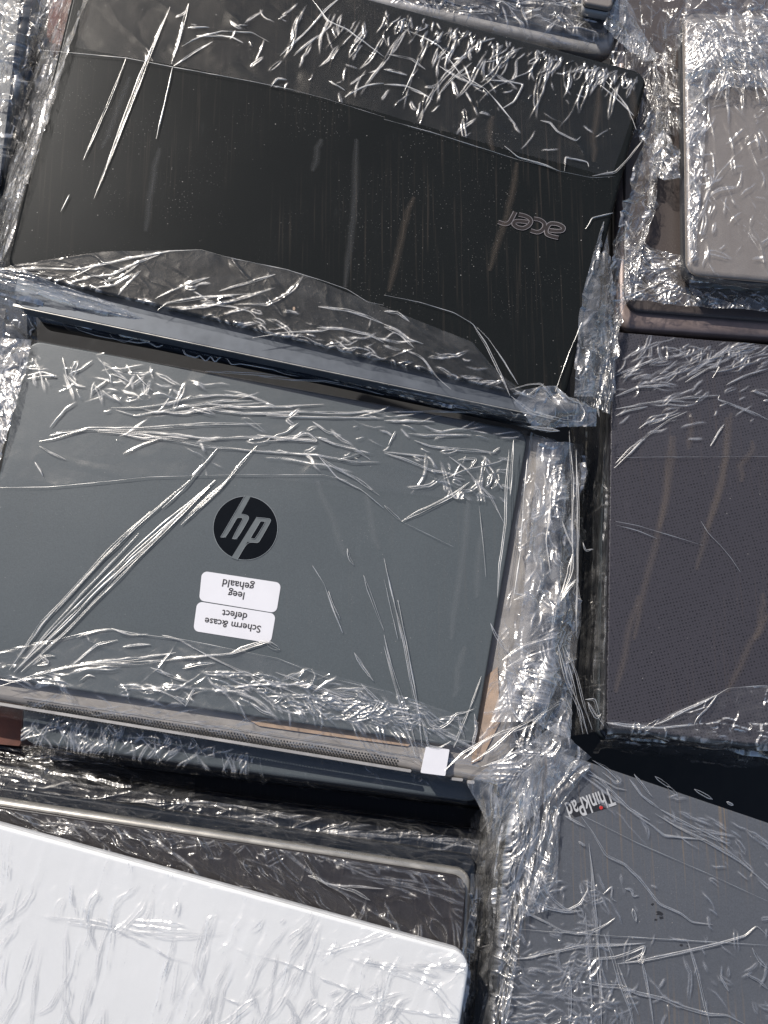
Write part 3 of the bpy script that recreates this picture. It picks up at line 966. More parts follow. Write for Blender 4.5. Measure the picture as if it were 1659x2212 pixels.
# black laptop: top band, bottom band, left edge
z = ZA + .0012
f = Film()
f.sheet([[(200, -150, z), (560, -62, z), (900, 28, z), (1150, 95, z), (1395, 165, z)],
         [(165, 105, z), (420, 150, z), (750, 225, z), (1080, 320, z), (1320, 385, z)]], F_CLEAR, SOFT())
f.sheet([[(18, 576, z), (220, 545, z), (430, 541, z), (640, 590, z), (830, 665, z), (1020, 740, z), (1110, 850, z)],
         [(16, 584, z), (240, 636, z), (430, 682, z), (640, 734, z), (830, 780, z), (1020, 826, z), (1200, 868, z)],
         [(20, 600, z - .012), (240, 652, z - .012), (430, 698, z - .012), (640, 750, z - .012), (830, 796, z - .012), (1020, 840, z - .012), (1200, 884, z - .012)],
         [(60, 690, z - .03), (240, 722, z - .03), (430, 762, z - .03), (640, 806, z - .03), (830, 846, z - .03), (1020, 884, z - .03), (1190, 920, z - .03)]],
        F_SOFT, ((N_, .05, .03, 1, 0), (R_, .02, .06, 3, .6)))
f.strands(trace('''
1 1.5: 735,30 640,260 560,470 405,860
1 .8: 720,60 600,330 500,600 440,780
1 1.2: 815,15 770,180 740,275
1 .8: 745,290 710,450 675,600
1 1.3: 545,250 480,420 360,690
1 .6: 300,840 262,915
1 .8: 785,200 860,160 960,135 1090,140 1160,180
1 .8: 850,155 1000,160 1050,185
1 .6: 810,120 905,118
1 1.2: 920,180 850,220 750,285
1 1: 1210,240 1330,130 1410,40 1480,-20
1 .8: 1350,0 1420,90 1500,130 1659,245
1 .7: 1270,240 1380,150
1 .7: 1170,375 1200,340 1240,345
1 .8: 1490,420 1580,370 1659,360
1 .6: 1420,350 1490,390
1 1: 0,1165 210,1160 330,1165 600,1110 740,1085 865,1078
1 1: 370,1195 480,1190 600,1130 690,1100
1 1: 400,1245 500,1230 610,1170
1 .8: 520,1120 600,1105 700,1090
1 .8: 510,1275 600,1180
1 1: 300,1200 400,1150 500,1130
1 1: 430,1220 520,1200 600,1140
1 1: 670,1290 780,1240 905,1198
1 1.1: 680,1340 720,1310 880,1285 1095,1268
1 .9: 945,1258 1060,1225 1190,1185
1 .9: 820,1335 900,1312 1010,1325 1080,1345 1110,1375
1 1.1: 1375,1325 1500,1340 1580,1365 1659,1400
1 1.1: 1370,1415 1480,1420 1590,1445 1659,1480
1 .9: 1090,1460 1250,1435 1390,1430 1450,1415
2 1: 0,300 100,325
2 .8: 150,250 115,340 80,410
2 .9: 20,235 120,255 180,300
2 1.1: 0,365 90,370 150,395 210,430
2 .6: 80,125 180,165 240,200 330,320
2 .7: 330,320 430,380 490,440 570,540
2 .7: 240,285 330,345 430,380
2 .9: 235,410 310,330 380,270
2 .9: 290,290 350,240 420,180 480,165
2 .8: 440,345 530,350 600,365 560,440 510,470
2 1: 675,520 720,530 750,570 830,610 850,590
2 .8: 520,630 580,680 690,710 760,740
2 .8: 780,740 785,680 880,700 885,720
2 .7: 0,1400 60,1430 110,1470 170,1486
2 1.4: 0,1345 60,1350 110,1390
4 .9: 0,30 70,60 130,120
4 1.0: 80,125 140,150 170,170 230,250 290,300
4 1.2: 385,20 440,110 500,230 545,330
4 .7: 400,30 450,80 520,180 580,280
4 .6: 855,10 800,140 740,310
2 1: 900,760 1000,745 1060,680 1130,590
2 .8: 870,990 900,940 990,920
2 .7: 940,370 1000,420 1080,500
2 .7: 960,350 1050,460 1090,560
''', z + .0006))
f.strands(seam('''
1: 165,215 545,250 750,290 1080,350 1250,385 1400,425 1659,505
2: 0,515 200,570 470,655 580,690
2 2: 580,690 690,715 760,740 900,768 1000,762
1: 865,1078 1000,1115 1240,1165 1400,1215 1500,1250 1590,1305 1659,1318
2: 0,1275 150,1305 300,1350 385,1400 440,1486
''', z + .001))
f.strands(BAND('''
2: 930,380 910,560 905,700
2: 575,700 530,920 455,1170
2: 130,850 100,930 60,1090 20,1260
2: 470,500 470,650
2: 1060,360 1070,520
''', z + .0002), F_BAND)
f.strands(BAND('''
1: 690,640 650,820 630,1000
1: 1390,600 1350,740
1: 1540,600 1530,900 1490,1240
1: 560,330 500,500 440,640
''', z + .0002), F_BANDG)
# short pleats hanging from the back edge, and scattered ones
f.strands(field([(640, 5), (1370, 160), (1360, 195), (640, 40)], z, 85, 118, 14, 38, .0013, .0008, .25, .3))
f.strands(field([(830, 15), (1380, 165), (1375, 178), (830, 40)], z, 240, 110, 20, 12, .0014, .0012, .3, .2), F_FOLD)
f.strands(field([(560, 10), (1100, 110), (1250, 340), (560, 190)], z, 55, 130, 25, 22, .0012, .0008))
f.strands(field([(300, 20), (620, 40), (640, 110), (300, 80)], z, 12, 20, 30, 12, .001, .0007))
f.strands(field([(950, 120), (1360, 200), (1330, 360), (1000, 280)], z, 30, 35, 30, 18, .001, .0008))
f.strands(field([(380, 610), (1000, 770), (1050, 830), (420, 680)], z, 50, 15, 16, 30, .0013, .0009))
f.strands(field([(60, 590), (1200, 866), (1200, 872), (60, 600)], z, 120, 14, 12, 22, .0013, .0012))
f.build('plastic_wrap', acer)

# loose film bunched along the front of the black laptop's stack
f = Film()
f.sheet([[(-20, 575, .034), (60, 583, .036), (140, 612, .034), (230, 640, .030)],
         [(-20, 610, .028), (70, 632, .030), (160, 655, .024), (330, 690, .018)],
         [(-20, 650, .015), (60, 665, .012), (150, 690, .004), (330, 728, .002)]], F_MILK, CRL(1.0, 4, .0))
f.sheet([[(160, 655, .022), (500, 735, .020), (900, 835, .022), (1190, 905, .026)],
         [(160, 690, .000), (500, 762, .000), (900, 860, .008), (1190, 925, .014)],
         [(170, 704, -.018), (500, 778, -.018), (900, 868, -.01), (1190, 930, .004)]], F_SOFT, ((R_, .008, .3, 7, 0), (F_, .006, .22, 6, 0)))
f.strands(field([(-10, 585), (300, 655), (300, 690), (-10, 625)], .034, 75, 14, 6, 110, .0012, .001, .1, .3, .004))
f.strands(field([(60, 640), (1160, 895), (1160, 905), (60, 660)], .014, 70, 13.5, 3, 80, .0012, .001, .1, .2, .003))
f.strands(trace('''
3 1.3: 230,250 380,290 560,325 740,350 900,390 1090,415 1300,460 1500,510 1659,545
3 1.2: 130,100 300,155 420,185 600,230 760,265 900,300 1050,340 1200,390 1400,440 1600,500 1659,525
''', .012, .0024, .0018))
# zigzag loose film edge in the gap
f.strands(trace('''
3 .9: 290,275 340,320 420,345 530,365 600,375 640,370 680,395 720,375 790,395 800,425 850,440 860,425 890,455 910,430 930,460 950,435 980,440 1000,470 1040,465 1100,475 1180,490 1230,510 1290,520
3 .5: 470,330 485,355 540,375 600,345 620,375
''', .003, .0012, .0015))
fo = f.build('stretch_film')
tag(fo, 'ropes of clear film along the front of the large black laptop', 'stretch film', 'clear stretch film round the stacks')

# left edge of the black laptop: drawn film down the side
f = Film()
f.sheet([[(215, -60, ZA + .002), (160, 110, ZA + .002), (95, 330, ZA + .002), (18, 570, ZA + .002)],
         [(205, -60, ZA - .004), (146, 110, ZA - .004), (80, 330, ZA - .004), (8, 570, ZA - .004)],
         [(165, -60, -.005), (105, 110, -.005), (46, 330, -.005), (-15, 560, -.005)],
         [(120, -60, -.06), (70, 110, -.05), (15, 330, -.05), (-50, 560, -.04)]], F_CRUMP, CRL(1.0, 3.5, .0))
f.strands(field([(180, 0), (200, 0), (40, 520), (10, 520)], lambda x, y: ZA - .004, 46, 109, 2.5, 170, .0009, .0008, .03, .3))
f.strands(field([(20, 350), (85, 340), (60, 440), (0, 470)], lambda x, y: ZA - .006, 120, 130, 45, 14, .0016, .0014))
fo = f.build('stretch_film')
tag(fo, 'streaky film pulled down the left side of the large black laptop', 'stretch film', 'clear stretch film round the stacks')

f = Film()
f.sheet([[(-60, -40, .006), (60, -40, .008), (150, -30, .0), (140, 60, -.02)],
         [(-60, 120, .004), (40, 110, .006), (95, 130, -.01), (120, 150, -.03)],
         [(-60, 300, .002), (10, 300, .002), (60, 300, -.02), (85, 300, -.03)],
         [(-60, 480, -.01), (-10, 480, -.02), (20, 480, -.03), (40, 480, -.05)],
         [(-60, 600, -.02), (-10, 600, -.02), (0, 600, -.03), (20, 590, -.05)]], F_CRUMP, CR(1.3))
f.strands(field([(-10, 0), (140, 0), (60, 500), (-10, 500)], .004, 105, 90, 45, 20, .0016, .0014))
fo = f.build('stretch_film')
tag(fo, 'crumpled film over the dark laptops in the upper left corner', 'stretch film', 'clear stretch film round the stacks')
f = Film()
f.sheet([[(-40, 640, -.01), (30, 650, -.01), (90, 690, -.02)], [(-40, 700, -.015), (30, 710, -.015), (80, 740, -.03)],
         [(-40, 760, -.02), (30, 760, -.02), (80, 760, -.03)]], F_CRUMP, CR(1.0))
fo = f.build('stretch_film')
tag(fo, 'small patch of film between the black and grey laptops at the left edge', 'stretch film', 'clear stretch film round the stacks')

# grey laptop
z = ZH + .0012
f = Film()
f.sheet([[(60, 732, z), (340, 784, z), (640, 840, z), (900, 888, z), (1140, 932, z)],
         [(0, 1052, z), (105, 1050, z), (300, 1032, z), (500, 1026, z), (1090, 1090, z)]], F_CLEAR, SOFT())
f.sheet([[(-20, 1412, z), (120, 1378, z), (235, 1358, z), (400, 1382, z), (600, 1424, z), (830, 1490, z), (1035, 1560, z)],
         [(-90, 1452, z), (120, 1482, z), (235, 1500, z), (400, 1524, z), (600, 1554, z), (830, 1590, z), (1024, 1620, z)],
         [(-90, 1500, z - .008), (120, 1520, z - .008), (235, 1538, z - .008), (400, 1562, z - .008), (600, 1595, z - .008), (830, 1630, z - .008), (1040, 1668, z - .008)],
         [(-90, 1524, z - .014), (120, 1544, z - .014), (235, 1562, z - .014), (400, 1586, z - .014), (600, 1617, z - .014), (830, 1654, z - .014), (1040, 1696, z - .014)],
         [(-90, 1534, z - .030), (120, 1556, z - .030), (235, 1574, z - .030), (400, 1598, z - .030), (600, 1630, z - .030), (830, 1668, z - .030), (1040, 1712, z - .030)]],
        F_SOFT, ((N_, .05, .04, 1, 0), (R_, .02, .09, 3, .4)))
f.strands(trace('''
3 1.1: 480,655 600,655 700,640 830,610 940,600 1110,610
3 1.1: 500,665 590,690 680,670 800,680 900,660 1000,645 1160,632
3 1: 600,655 680,680 760,655 860,640 960,625 1090,625
3 1: 750,675 900,660 1050,680 1290,685
3 .9: 820,650 900,640 1040,655 1220,650 1400,640
3 1: 1100,680 1300,672 1500,678 1659,665
3 .8: 1150,690 1300,695 1659,700
3 1.2: 170,800 230,790 380,745 600,745 880,725 1130,725
3 1: 215,775 270,760 370,750
3 .9: 380,750 700,765 900,790 1150,780 1360,790
3 1: 530,770 620,790 720,785 815,790
3 .9: 530,855 620,810 700,785
3 1: 420,760 600,770 880,820 1200,850 1340,855
3 1.1: 1220,850 1370,860 1530,890 1640,890
3 1: 1110,770 1200,790 1330,770 1370,800 1250,790 1140,800
3 1: 1350,715 1410,760 1475,775
3 .8: 1290,720 1240,760 1180,780
3 .9: 1360,780 1440,810 1530,830 1600,880
3 .8: 1460,880 1500,870 1560,850
3 1.1: 1110,820 1030,910 950,1010 850,1100
3 .8: 940,830 870,910 800,1000 700,1090
3 1.2: 1370,860 1440,910 1540,960 1580,990 1640,1035
3 .8: 1380,870 1460,960 1560,1010 1659,1090
3 .6: 390,595 430,560 470,530
3 .6: 300,510 350,490 400,450
3 .8: 590,510 640,560 660,585
3 .8: 480,510 530,530 570,550
3 .8: 270,440 290,520 330,560 370,565
3 .8: 215,740 280,660 330,630
3 1.2: 885,498 1000,505 1120,512 1250,525
3 1: 1120,520 1250,535 1400,540 1500,560 1659,600
3 .6: 120,530 180,520 245,520 180,500 120,515
3 .7: 1000,605 1040,600 1110,612
3 .7: 150,890 185,950
3 .9: 170,820 210,845 285,880
4 1: 0,400 200,395 420,400 500,410
4 1.2: 0,435 220,440
4 1.2: 105,490 180,500 380,495
4 1: 130,520 200,545 340,560 490,575
4 .9: 0,570 190,590
4 1: 0,575 80,600 200,650 340,675
4 1.7: 75,870 180,815 290,760 370,700
4 1: 0,800 40,840 75,870
4 1.1: 280,590 350,640 400,700 460,760 520,880
4 1.3: 330,600 400,600 370,640
4 .8: 330,620 300,680 350,690
4 .8: 470,670 460,710 440,720
4 .8: 490,700 515,730
4 .6: 20,540 50,480
4 .9: 500,550 470,570
4 .7: 0,1030 40,1200 75,1380
4 .5: 0,1120 30,1250 60,1380
5 1.8: 990,-10 860,110 780,195
5 3: 930,0 740,170 560,330 380,510 200,690 60,830
5 1.8: 905,30 720,215 500,430 280,660 90,830
5 1.2: 820,0 600,190 450,330 240,570
5 2: 650,135 580,200 420,360 300,490 180,620 40,820
5 1: 600,230 400,440 200,660 80,810
5 1: 300,810 420,710 510,690
5 1.1: 0,890 200,830 400,790 600,770 760,745
5 1.1: 310,800 600,790 790,770 1000,750 1160,700
5 2.2: 1000,745 1090,715 1150,698 1170,705
5 2: 1150,700 1180,720 1210,733
5 .9: 810,710 900,760 1050,830 1200,890 1300,930
5 1: 480,640 560,670 640,665
5 1: 700,670 780,690 840,730
5 1: 530,720 650,710
5 1.1: 650,810 770,860 820,870
5 1.2: 790,815 860,795 930,790
5 1: 960,890 1050,890 1150,880 1320,880 1500,940 1530,990
5 1.1: 1190,830 1280,860 1380,910 1540,970
5 1: 330,680 420,650 480,645
5 1: 140,800 190,760 240,760
5 1.6: 170,755 210,790 160,800
5 1: 340,870 380,840 410,850
5 1: 1570,410 1610,520 1659,650
5 1.6: 1530,745 1570,810 1615,870
5 1: 1560,880 1600,920 1640,960 1600,1010
5 1: 0,860 60,870 200,850
5 1: 640,895 700,915 760,940 800,975
5 1: 800,980 840,900 820,940
5 1: 1080,960 1130,1000 1190,1020
5 .8: 1420,480 1440,540 1470,600
5 .8: 1350,370 1400,450 1440,560 1480,660
6 1.3: 0,150 30,280 80,430 140,640
6 1: 40,0 80,160 130,420 150,500 165,640
6 .9: 0,200 50,380 100,560 140,690
6 .7: 60,0 100,200 150,480
6 1.6: 170,490 200,540 240,555 280,530 310,490 350,485 390,470
6 1.2: 150,500 175,540 190,630 240,640 290,610
6 1.1: 370,470 340,540 300,640
6 1: 390,490 400,560 380,640
6 .9: 420,330 390,420 370,470
6 1: 320,500 330,560 350,600
''', z + .0006))
f.strands(BAND('''
4: 370,750 345,980 330,1100 290,1380
4: 430,900 400,1200
5: 1370,0 1440,160 1490,330
5: 1580,60 1640,300
6: 350,200 300,420
''', z + .0002), F_BANDG)
f.strands(trace('''
5 .9: 1500,295 1510,340 1530,370
''', z))
f.strands(seam('''
3: 0,1000 210,998 400,980 640,955 1000,945 1400,945 1500,970
5: 0,745 240,690 430,645 480,643 600,665 800,690 1000,730 1200,770 1400,850 1659,910
4: 75,870 200,930 300,980
4: 440,1110 430,980 410,800
''', z + .001))
f.strands(field([(60, 745), (420, 800), (380, 860), (60, 850)], z, 60, 70, 50, 20, .0012, .0009))
f.strands(field([(200, 860), (1080, 920), (1060, 1020), (230, 980)], z, 60, 15, 25, 25, .0014, .001))
f.strands(field([(820, 950), (1090, 980), (1080, 1100), (960, 1060)], z, 60, 50, 40, 22, .0013, .001))
f.strands(field([(400, 1440), (860, 1490), (1000, 1600), (500, 1520)], z, 150, 20, 20, 30, .0016, .0013, .5, .6))
f.strands(field([(600, 1470), (820, 1500), (880, 1580), (700, 1550)], z, 80, 25, 25, 30, .0022, .0016, .5, .7))
f.strands(field([(0, 1440), (400, 1480), (400, 1510), (0, 1490)], z, 50, 5, 25, 28, .0014, .0012))
f.strands(field([(40, 1500), (900, 1620), (900, 1650), (40, 1525)], z - .006, 60, 8, 5, 70, .0009, .0008, .1, .3))
f.strands(field([(60, 760), (1100, 940), (1110, 960), (40, 800)], z, 40, 10, 6, 40, .0009, .0007, .1, .2))
f.build('plastic_wrap', hp)

# drawn film at the left edge of the grey laptop
f = Film()
f.sheet([[(75, 738, .002), (60, 800, .002), (35, 900, .002), (0, 1010, .002)], [(40, 735, -.002), (20, 800, -.002), (-5, 900, -.002), (-30, 1010, -.002)],
         [(-30, 735, -.01), (-30, 800, -.01), (-40, 900, -.01), (-60, 1010, -.01)]], F_MILK, CR(.8))
f.strands(field([(-5, 745), (75, 750), (10, 950), (-5, 950)], .002, 75, 110, 50, 30, .001, .0009))
fo = f.build('stretch_film')
tag(fo, 'whitish crumpled film at the upper left corner of the stickered laptop', 'stretch film', 'clear stretch film round the stacks')

# film over the dotted dark lip below the grey laptop
f = Film()
f.sheet([[(48, 1530, -.0215), (300, 1570, -.0215), (560, 1610, -.0215), (1000, 1690, -.0235)], [(46, 1606, -.0235), (300, 1642, -.0235), (560, 1676, -.0235), (1010, 1735, -.0245)],
         [(50, 1622, -.05), (300, 1655, -.05), (560, 1690, -.05), (1020, 1745, -.05)]], F_CLEAR, ((R_, .014, .12, 2, 1.2), (N_, .02, .05, 1, 0)))
f.strands(field([(60, 1535), (280, 1560), (260, 1610), (70, 1600)], -.0215, 90, 110, 30, 32, .0018, .0015))
f.strands(field([(280, 1570), (560, 1625), (560, 1640), (280, 1600)], -.0215, 60, 125, 30, 26, .0016, .0014))
fo = f.build('stretch_film')
tag(fo, 'glinting film over the dotted lip just below the speaker grille', 'stretch film', 'clear stretch film round the stacks')

# big bunched film between the stacks, beside the grey laptop
f = Film()
f.sheet([[(1142, 935, .003), (1115, 1100, .003), (1085, 1300, .003), (1050, 1480, .003), (1022, 1640, .002)],
         [(1185, 950, -.002), (1165, 1100, -.003), (1140, 1300, -.003), (1110, 1480, -.003), (1090, 1660, -.006)],
         [(1225, 970, -.010), (1215, 1100, -.012), (1200, 1300, -.012), (1180, 1480, -.012), (1150, 1680, -.012)],
         [(1262, 990, -.03), (1250, 1100, -.05), (1240, 1300, -.05), (1230, 1480, -.04), (1200, 1690, -.03)]], F_CRUMP, CRL(1.5, 3, .1), patch=.8)
f.sheet([[(1160, 960, .006), (1140, 1150, .008), (1120, 1350, .010), (1060, 1560, .006)],
         [(1220, 960, .0), (1205, 1150, .004), (1200, 1350, .006), (1150, 1560, .010)],
         [(1250, 960, -.02), (1235, 1150, -.01), (1240, 1350, -.01), (1220, 1600, .0)]], F_MILK, CRL(1.8, 2.2, -.2), patch=.9)
f.strands(field([(1130, 980), (1250, 990), (1230, 1600), (1070, 1600)], .006, 200, 100, 32, 26, .0015, .0014))
f.strands(field([(1060, 1420), (1240, 1420), (1230, 1640), (1060, 1640)], .008, 130, 60, 50, 45, .0016, .0015))
f.strands(trace('''
4 2.6: 815,1010 800,1100 770,1180 740,1240
4 2.2: 830,1120 790,1160 750,1230
4 1.4: 770,870 790,930 820,1000
4 1.2: 860,960 870,1000 905,990
4 1: 540,560 530,700 525,880 500,1050 490,1200
4 1: 560,520 550,640 545,760
4 .9: 800,480 815,700 810,900 820,1080
4 .9: 830,560 838,800 835,1100 830,1370
4 1: 690,660 720,800 700,950 720,1100
4 .8: 620,600 600,800 590,1000 560,1200
4 1: 650,1130 700,1200 740,1250 720,1380
4 1: 560,1180 620,1190 560,1210
6 1: 460,100 490,160 520,200 540,230
6 1: 780,200 830,320 870,470 900,560
6 1: 720,400 700,480 640,540 560,570
6 1: 640,520 760,440 800,470
6 1: 380,700 470,640 560,560 680,500
6 1: 340,690 430,610 520,560
6 1: 420,720 520,690 560,640
6 .9: 260,740 340,660 460,590 600,540
4 1.6: 650,700 670,760 660,850
6 1.4: 510,260 600,200 700,170 760,140
6 1.4: 530,290 640,240 750,200
6 1.2: 750,190 790,350 850,480 880,580
6 1: 770,200 820,380 860,580
6 2: 640,270 680,300 690,340 640,300
''', .010, .0024, .0016))
fo = f.build('stretch_film')
tag(fo, 'whitish bunched film between the stickered laptop and the woven one', 'stretch film', 'clear stretch film round the stacks')

# left side of the woven stack
f = Film()
for off_, mt_ in ((0, F_SOFT), (.004, F_CLEAR)):
    f.sheet([[(1322, 716, ZW + .002), (1320, 1000, ZW + .002), (1316, 1300, ZW + .002), (1310, 1575, ZW + .002)],
             [(1312, 716, ZW - .01), (1310, 1000, ZW - .01), (1306, 1300, ZW - .01), (1298, 1580, ZW - .01)],
             [(1282, 716, ZW - .05 + off_), (1280, 1000, ZW - .06), (1276, 1300, ZW - .06), (1272, 1585, ZW - .05)],
             [(1235, 716, ZW - .10), (1240, 1000, ZW - .12), (1238, 1300, ZW - .12), (1240, 1590, ZW - .10)]], mt_, ((R_, .012, .18, 6, .05), (F_, .012, .22, 3, .05)))
f.strands(field([(1245, 940), (1318, 940), (1308, 1560), (1245, 1560)], lambda x, y: ZW - .012 - max(0, 1310 - x) * .0011, 60, 95, 10, 60, .0012, .001, .2))
f.strands(field([(1255, 1350), (1300, 1350), (1300, 1500), (1250, 1500)], lambda x, y: ZW - .03, 14, 110, 50, 26, .002, .0018))
fo = f.build('stretch_film')
tag(fo, 'taut film down the navy left side of the woven laptop stack', 'stretch film', 'clear stretch film round the stacks')

# between black laptop and the taupe / silver pair
f = Film()
f.sheet([[(1400, 165, .034), (1375, 300, .034), (1330, 450, .034), (1270, 700, .034), (1222, 870, .032)],
         [(1430, 180, .020), (1410, 320, .022), (1380, 450, .018), (1310, 700, .015), (1265, 880, .015)],
         [(1400, 20, .016), (1400, 320, .014), (1405, 450, .014), (1326, 700, .010), (1305, 900, .008)]], F_CRUMP, CR(1.2))
f.sheet([[(1240, 850, .04), (1200, 835, .036), (1130, 845, .036), (1110, 870, .032)], [(1285, 880, .03), (1230, 880, .034), (1180, 885, .034), (1140, 905, .03)],
         [(1282, 915, .022), (1250, 915, .024), (1205, 915, .02), (1150, 918, .018)]], F_MILK, CR(.9))
f.sheet([[(1290, 480, .03), (1250, 640, .03), (1232, 860, .03)], [(1294, 480, .027), (1283, 680, .024), (1270, 860, .024)], [(1300, 480, .024), (1318, 700, .008), (1315, 870, .004)]], F_MILK, CRL(1, 3, 0))
f.strands(field([(1400, 200), (1440, 200), (1300, 860), (1240, 860)], .03, 110, 110, 30, 36, .0014, .0013))
f.strands(field([(1270, 420), (1345, 400), (1300, 560), (1250, 560)], .032, 30, 128, 14, 42, .002, .0016))
f.strands(field([(1240, 860), (1310, 860), (1310, 960), (1180, 930)], .03, 60, 60, 50, 30, .0014, .0013))
f.strands(trace('''
4 1: 545,300 620,280 680,275 740,350 800,410
4 1.2: 550,330 640,400 780,435 860,440
4 1: 690,275 620,330 560,300
4 1: 830,340 870,400 850,440
4 1: 940,340 920,360 930,420
4 1.8: 620,460 680,470 760,480
''', .036))
fo = f.build('stretch_film')
tag(fo, 'crumpled film on the right side of the large black laptop', 'stretch film', 'clear stretch film round the stacks')

# over the taupe laptop, between black and silver ones
f = Film()
f.sheet([[(1310, -40, .05), (1380, -40, .04), (1440, -40, .05), (1500, -40, .05)], [(1310, 120, .02), (1390, 120, .016), (1440, 120, .016), (1478, 120, .03)],
         [(1360, 300, .014), (1400, 300, .013), (1440, 300, .013), (1478, 300, .02)]], F_DARK, CR(1.3))
f.sheet([[(1300, 60, .03), (1330, 90, .03), (1385, 140, .03)], [(1340, -20, .02), (1380, 60, .02), (1420, 130, .02)]], F_MILK, CRL(1.0, 3, .5))
f.sheet([[(1345, 480, .015), (1400, 540, .014), (1470, 560, .014), (1700, 600, .014)], [(1345, 600, .0135), (1400, 615, .0135), (1470, 625, .0135), (1700, 642, .0135)],
         [(1345, 655, .0125), (1400, 660, .0125), (1470, 666, .0125), (1700, 682, .0125)]], F_CRUMP, CR(1.0))
f.sheet([[(1400, 330, .02), (1440, 280, .03), (1480, 330, .045)], [(1410, 380, .02), (1440, 395, .024), (1470, 380, .03)]], F_MILK, CR(.8))
f.strands(field([(1405, 20), (1478, 20), (1475, 300), (1410, 300)], .022, 100, 70, 25, 42, .002, .0018, .5, .7))
f.strands(field([(1340, 540), (1480, 540), (1480, 640), (1350, 650)], .018, 110, 150, 30, 30, .0018, .0016, .4, .6))
f.strands(field([(1480, 620), (1659, 640), (1659, 680), (1480, 670)], .016, 26, 60, 50, 26, .0018, .0016, .8, .7))
f.strands(field([(1340, 20), (1420, 60), (1420, 200), (1330, 100)], .03, 70, 110, 30, 50, .0012, .0012))
f.strands(field([(1345, 690), (1659, 715), (1659, 700), (1345, 680)], .016, 10, 15, 25, 22, .0016, .0013, .8))
f.strands(field([(1405, 300), (1480, 320), (1475, 400), (1400, 400)], .03, 60, 45, 60, 22, .0014, .0014))
fo = f.build('stretch_film')
tag(fo, 'crumpled film over the brown laptop left of the silver one', 'stretch film', 'clear stretch film round the stacks')

# laptop behind, at the top edge
f = Film()
f.sheet([[(640, -60, .0175), (1000, -40, .0175), (1310, -20, .0175)], [(700, -20, .0175), (1000, 40, .0175), (1310, 84, .0175)],
         [(690, -6, .012), (1000, 58, .012), (1316, 108, .012)], [(690, 0, -.002), (1000, 68, -.002), (1318, 126, -.002)]], F_CRUMP, CRL(1.2, 3, .1))
f.strands(field([(800, -30), (1310, 0), (1310, 110), (800, 10)], .02, 90, 14, 30, 40))
fo = f.build('stretch_film')
tag(fo, 'film over the dark laptop with the silver lip at the top edge', 'stretch film', 'clear stretch film round the stacks')

# silver laptop
f = Film()
zs = .0415
f.sheet([[(1476, 24, zs), (1700, 40, zs)], [(1480, 300, zs + .001), (1700, 320, zs + .001)], [(1484, 590, zs), (1700, 610, zs)]], F_SOFT, ((N_, .03, .05, 1, 0), (R_, .014, .12, 3, 1.2)))
f.sheet([[(1477, 90, zs + .001), (1530, 100, zs + .001)], [(1480, 300, zs + .001), (1520, 310, zs + .001)], [(1484, 560, zs + .001), (1500, 560, zs + .001)]], F_MILK, CRL(.8, 1.5, .3))
f.sheet([[(1478, 10, zs + .01), (1560, 0, zs + .014), (1720, -10, zs + .01)], [(1478, 120, zs + .004), (1560, 110, zs + .008), (1720, 130, zs + .006)], [(1478, 240, zs), (1560, 200, zs + .002), (1720, 200, zs)]], F_CRUMP, CR(1.5))
f.sheet([[(1486, 592, zs), (1700, 614, zs)], [(1488, 604, zs - .008), (1700, 626, zs - .008)], [(1490, 650, zs - .026), (1700, 668, zs - .026)]], F_SOFT, CRL(1.0, 2, 0))
f.strands(field([(1480, 60), (1560, 60), (1540, 560), (1485, 560)], zs + .001, 100, 135, 30, 30, .0013, .0011))
f.strands(field([(1480, 100), (1659, 160), (1659, 560), (1485, 560)], zs + .001, 60, -50, 30, 30, .0013, .001))
f.strands(field([(1500, 10), (1659, 10), (1659, 130), (1500, 130)], zs + .012, 100, 50, 30, 45, .0022, .002))
f.build('plastic_wrap', SLV)

# woven laptop wrap
z = ZW + .0012
f = Film()
f.sheet([[(1322, 718, z), (1500, 734, z), (1700, 750, z)], [(1322, 860, z), (1500, 856, z), (1700, 850, z)], [(1320, 985, z), (1500, 985, z), (1700, 985, z)]], F_CLEAR, SOFT(.7))
f.sheet([[(1312, 1555, z), (1400, 1562, z), (1565, 1487, z), (1700, 1480, z)], [(1310, 1572, z), (1400, 1582, z), (1565, 1600, z), (1700, 1614, z)],
         [(1308, 1580, z - .01), (1400, 1590, z - .01), (1565, 1608, z - .01), (1700, 1622, z - .01)], [(1280, 1612, z - .05), (1400, 1622, z - .05), (1565, 1640, z - .05), (1700, 1652, z - .05)]], F_SOFT, CRL(1.0, 3, 0))
f.strands(trace('''
4 1: 1000,385 1200,350 1330,335 1450,325
4 1: 1450,325 1440,345 1540,380 1659,430
4 .9: 1000,620 1060,560 1150,490 1240,430 1310,395
4 .7: 995,640 1060,580 1130,510
4 1: 1000,330 1100,290 1240,280
4 1: 1000,240 1100,200 1200,160
4 1: 1100,470 1140,440 1200,430 1280,400
4 1.1: 1300,270 1400,210 1450,200 1420,250
4 .9: 1360,210 1430,160 1500,130 1620,110
4 .9: 1480,280 1560,240 1659,210
4 1: 1590,305 1659,330
4 1.4: 1640,350 1659,345
4 1: 1000,415 1060,390 1140,375
4 .9: 1410,545 1440,490 1470,450
6 1.4: 960,530 1040,545 1120,550 1180,552
6 1.6: 1120,550 1200,552 1280,545 1340,540
6 1: 1170,540 1270,490 1360,450 1440,410
6 .8: 1200,530 1300,480 1440,410
6 .5: 1340,540 1350,515 1440,410
6 1: 950,545 930,500 910,430 870,430
6 1.5: 880,440 920,510 940,490
''', z + .0006))
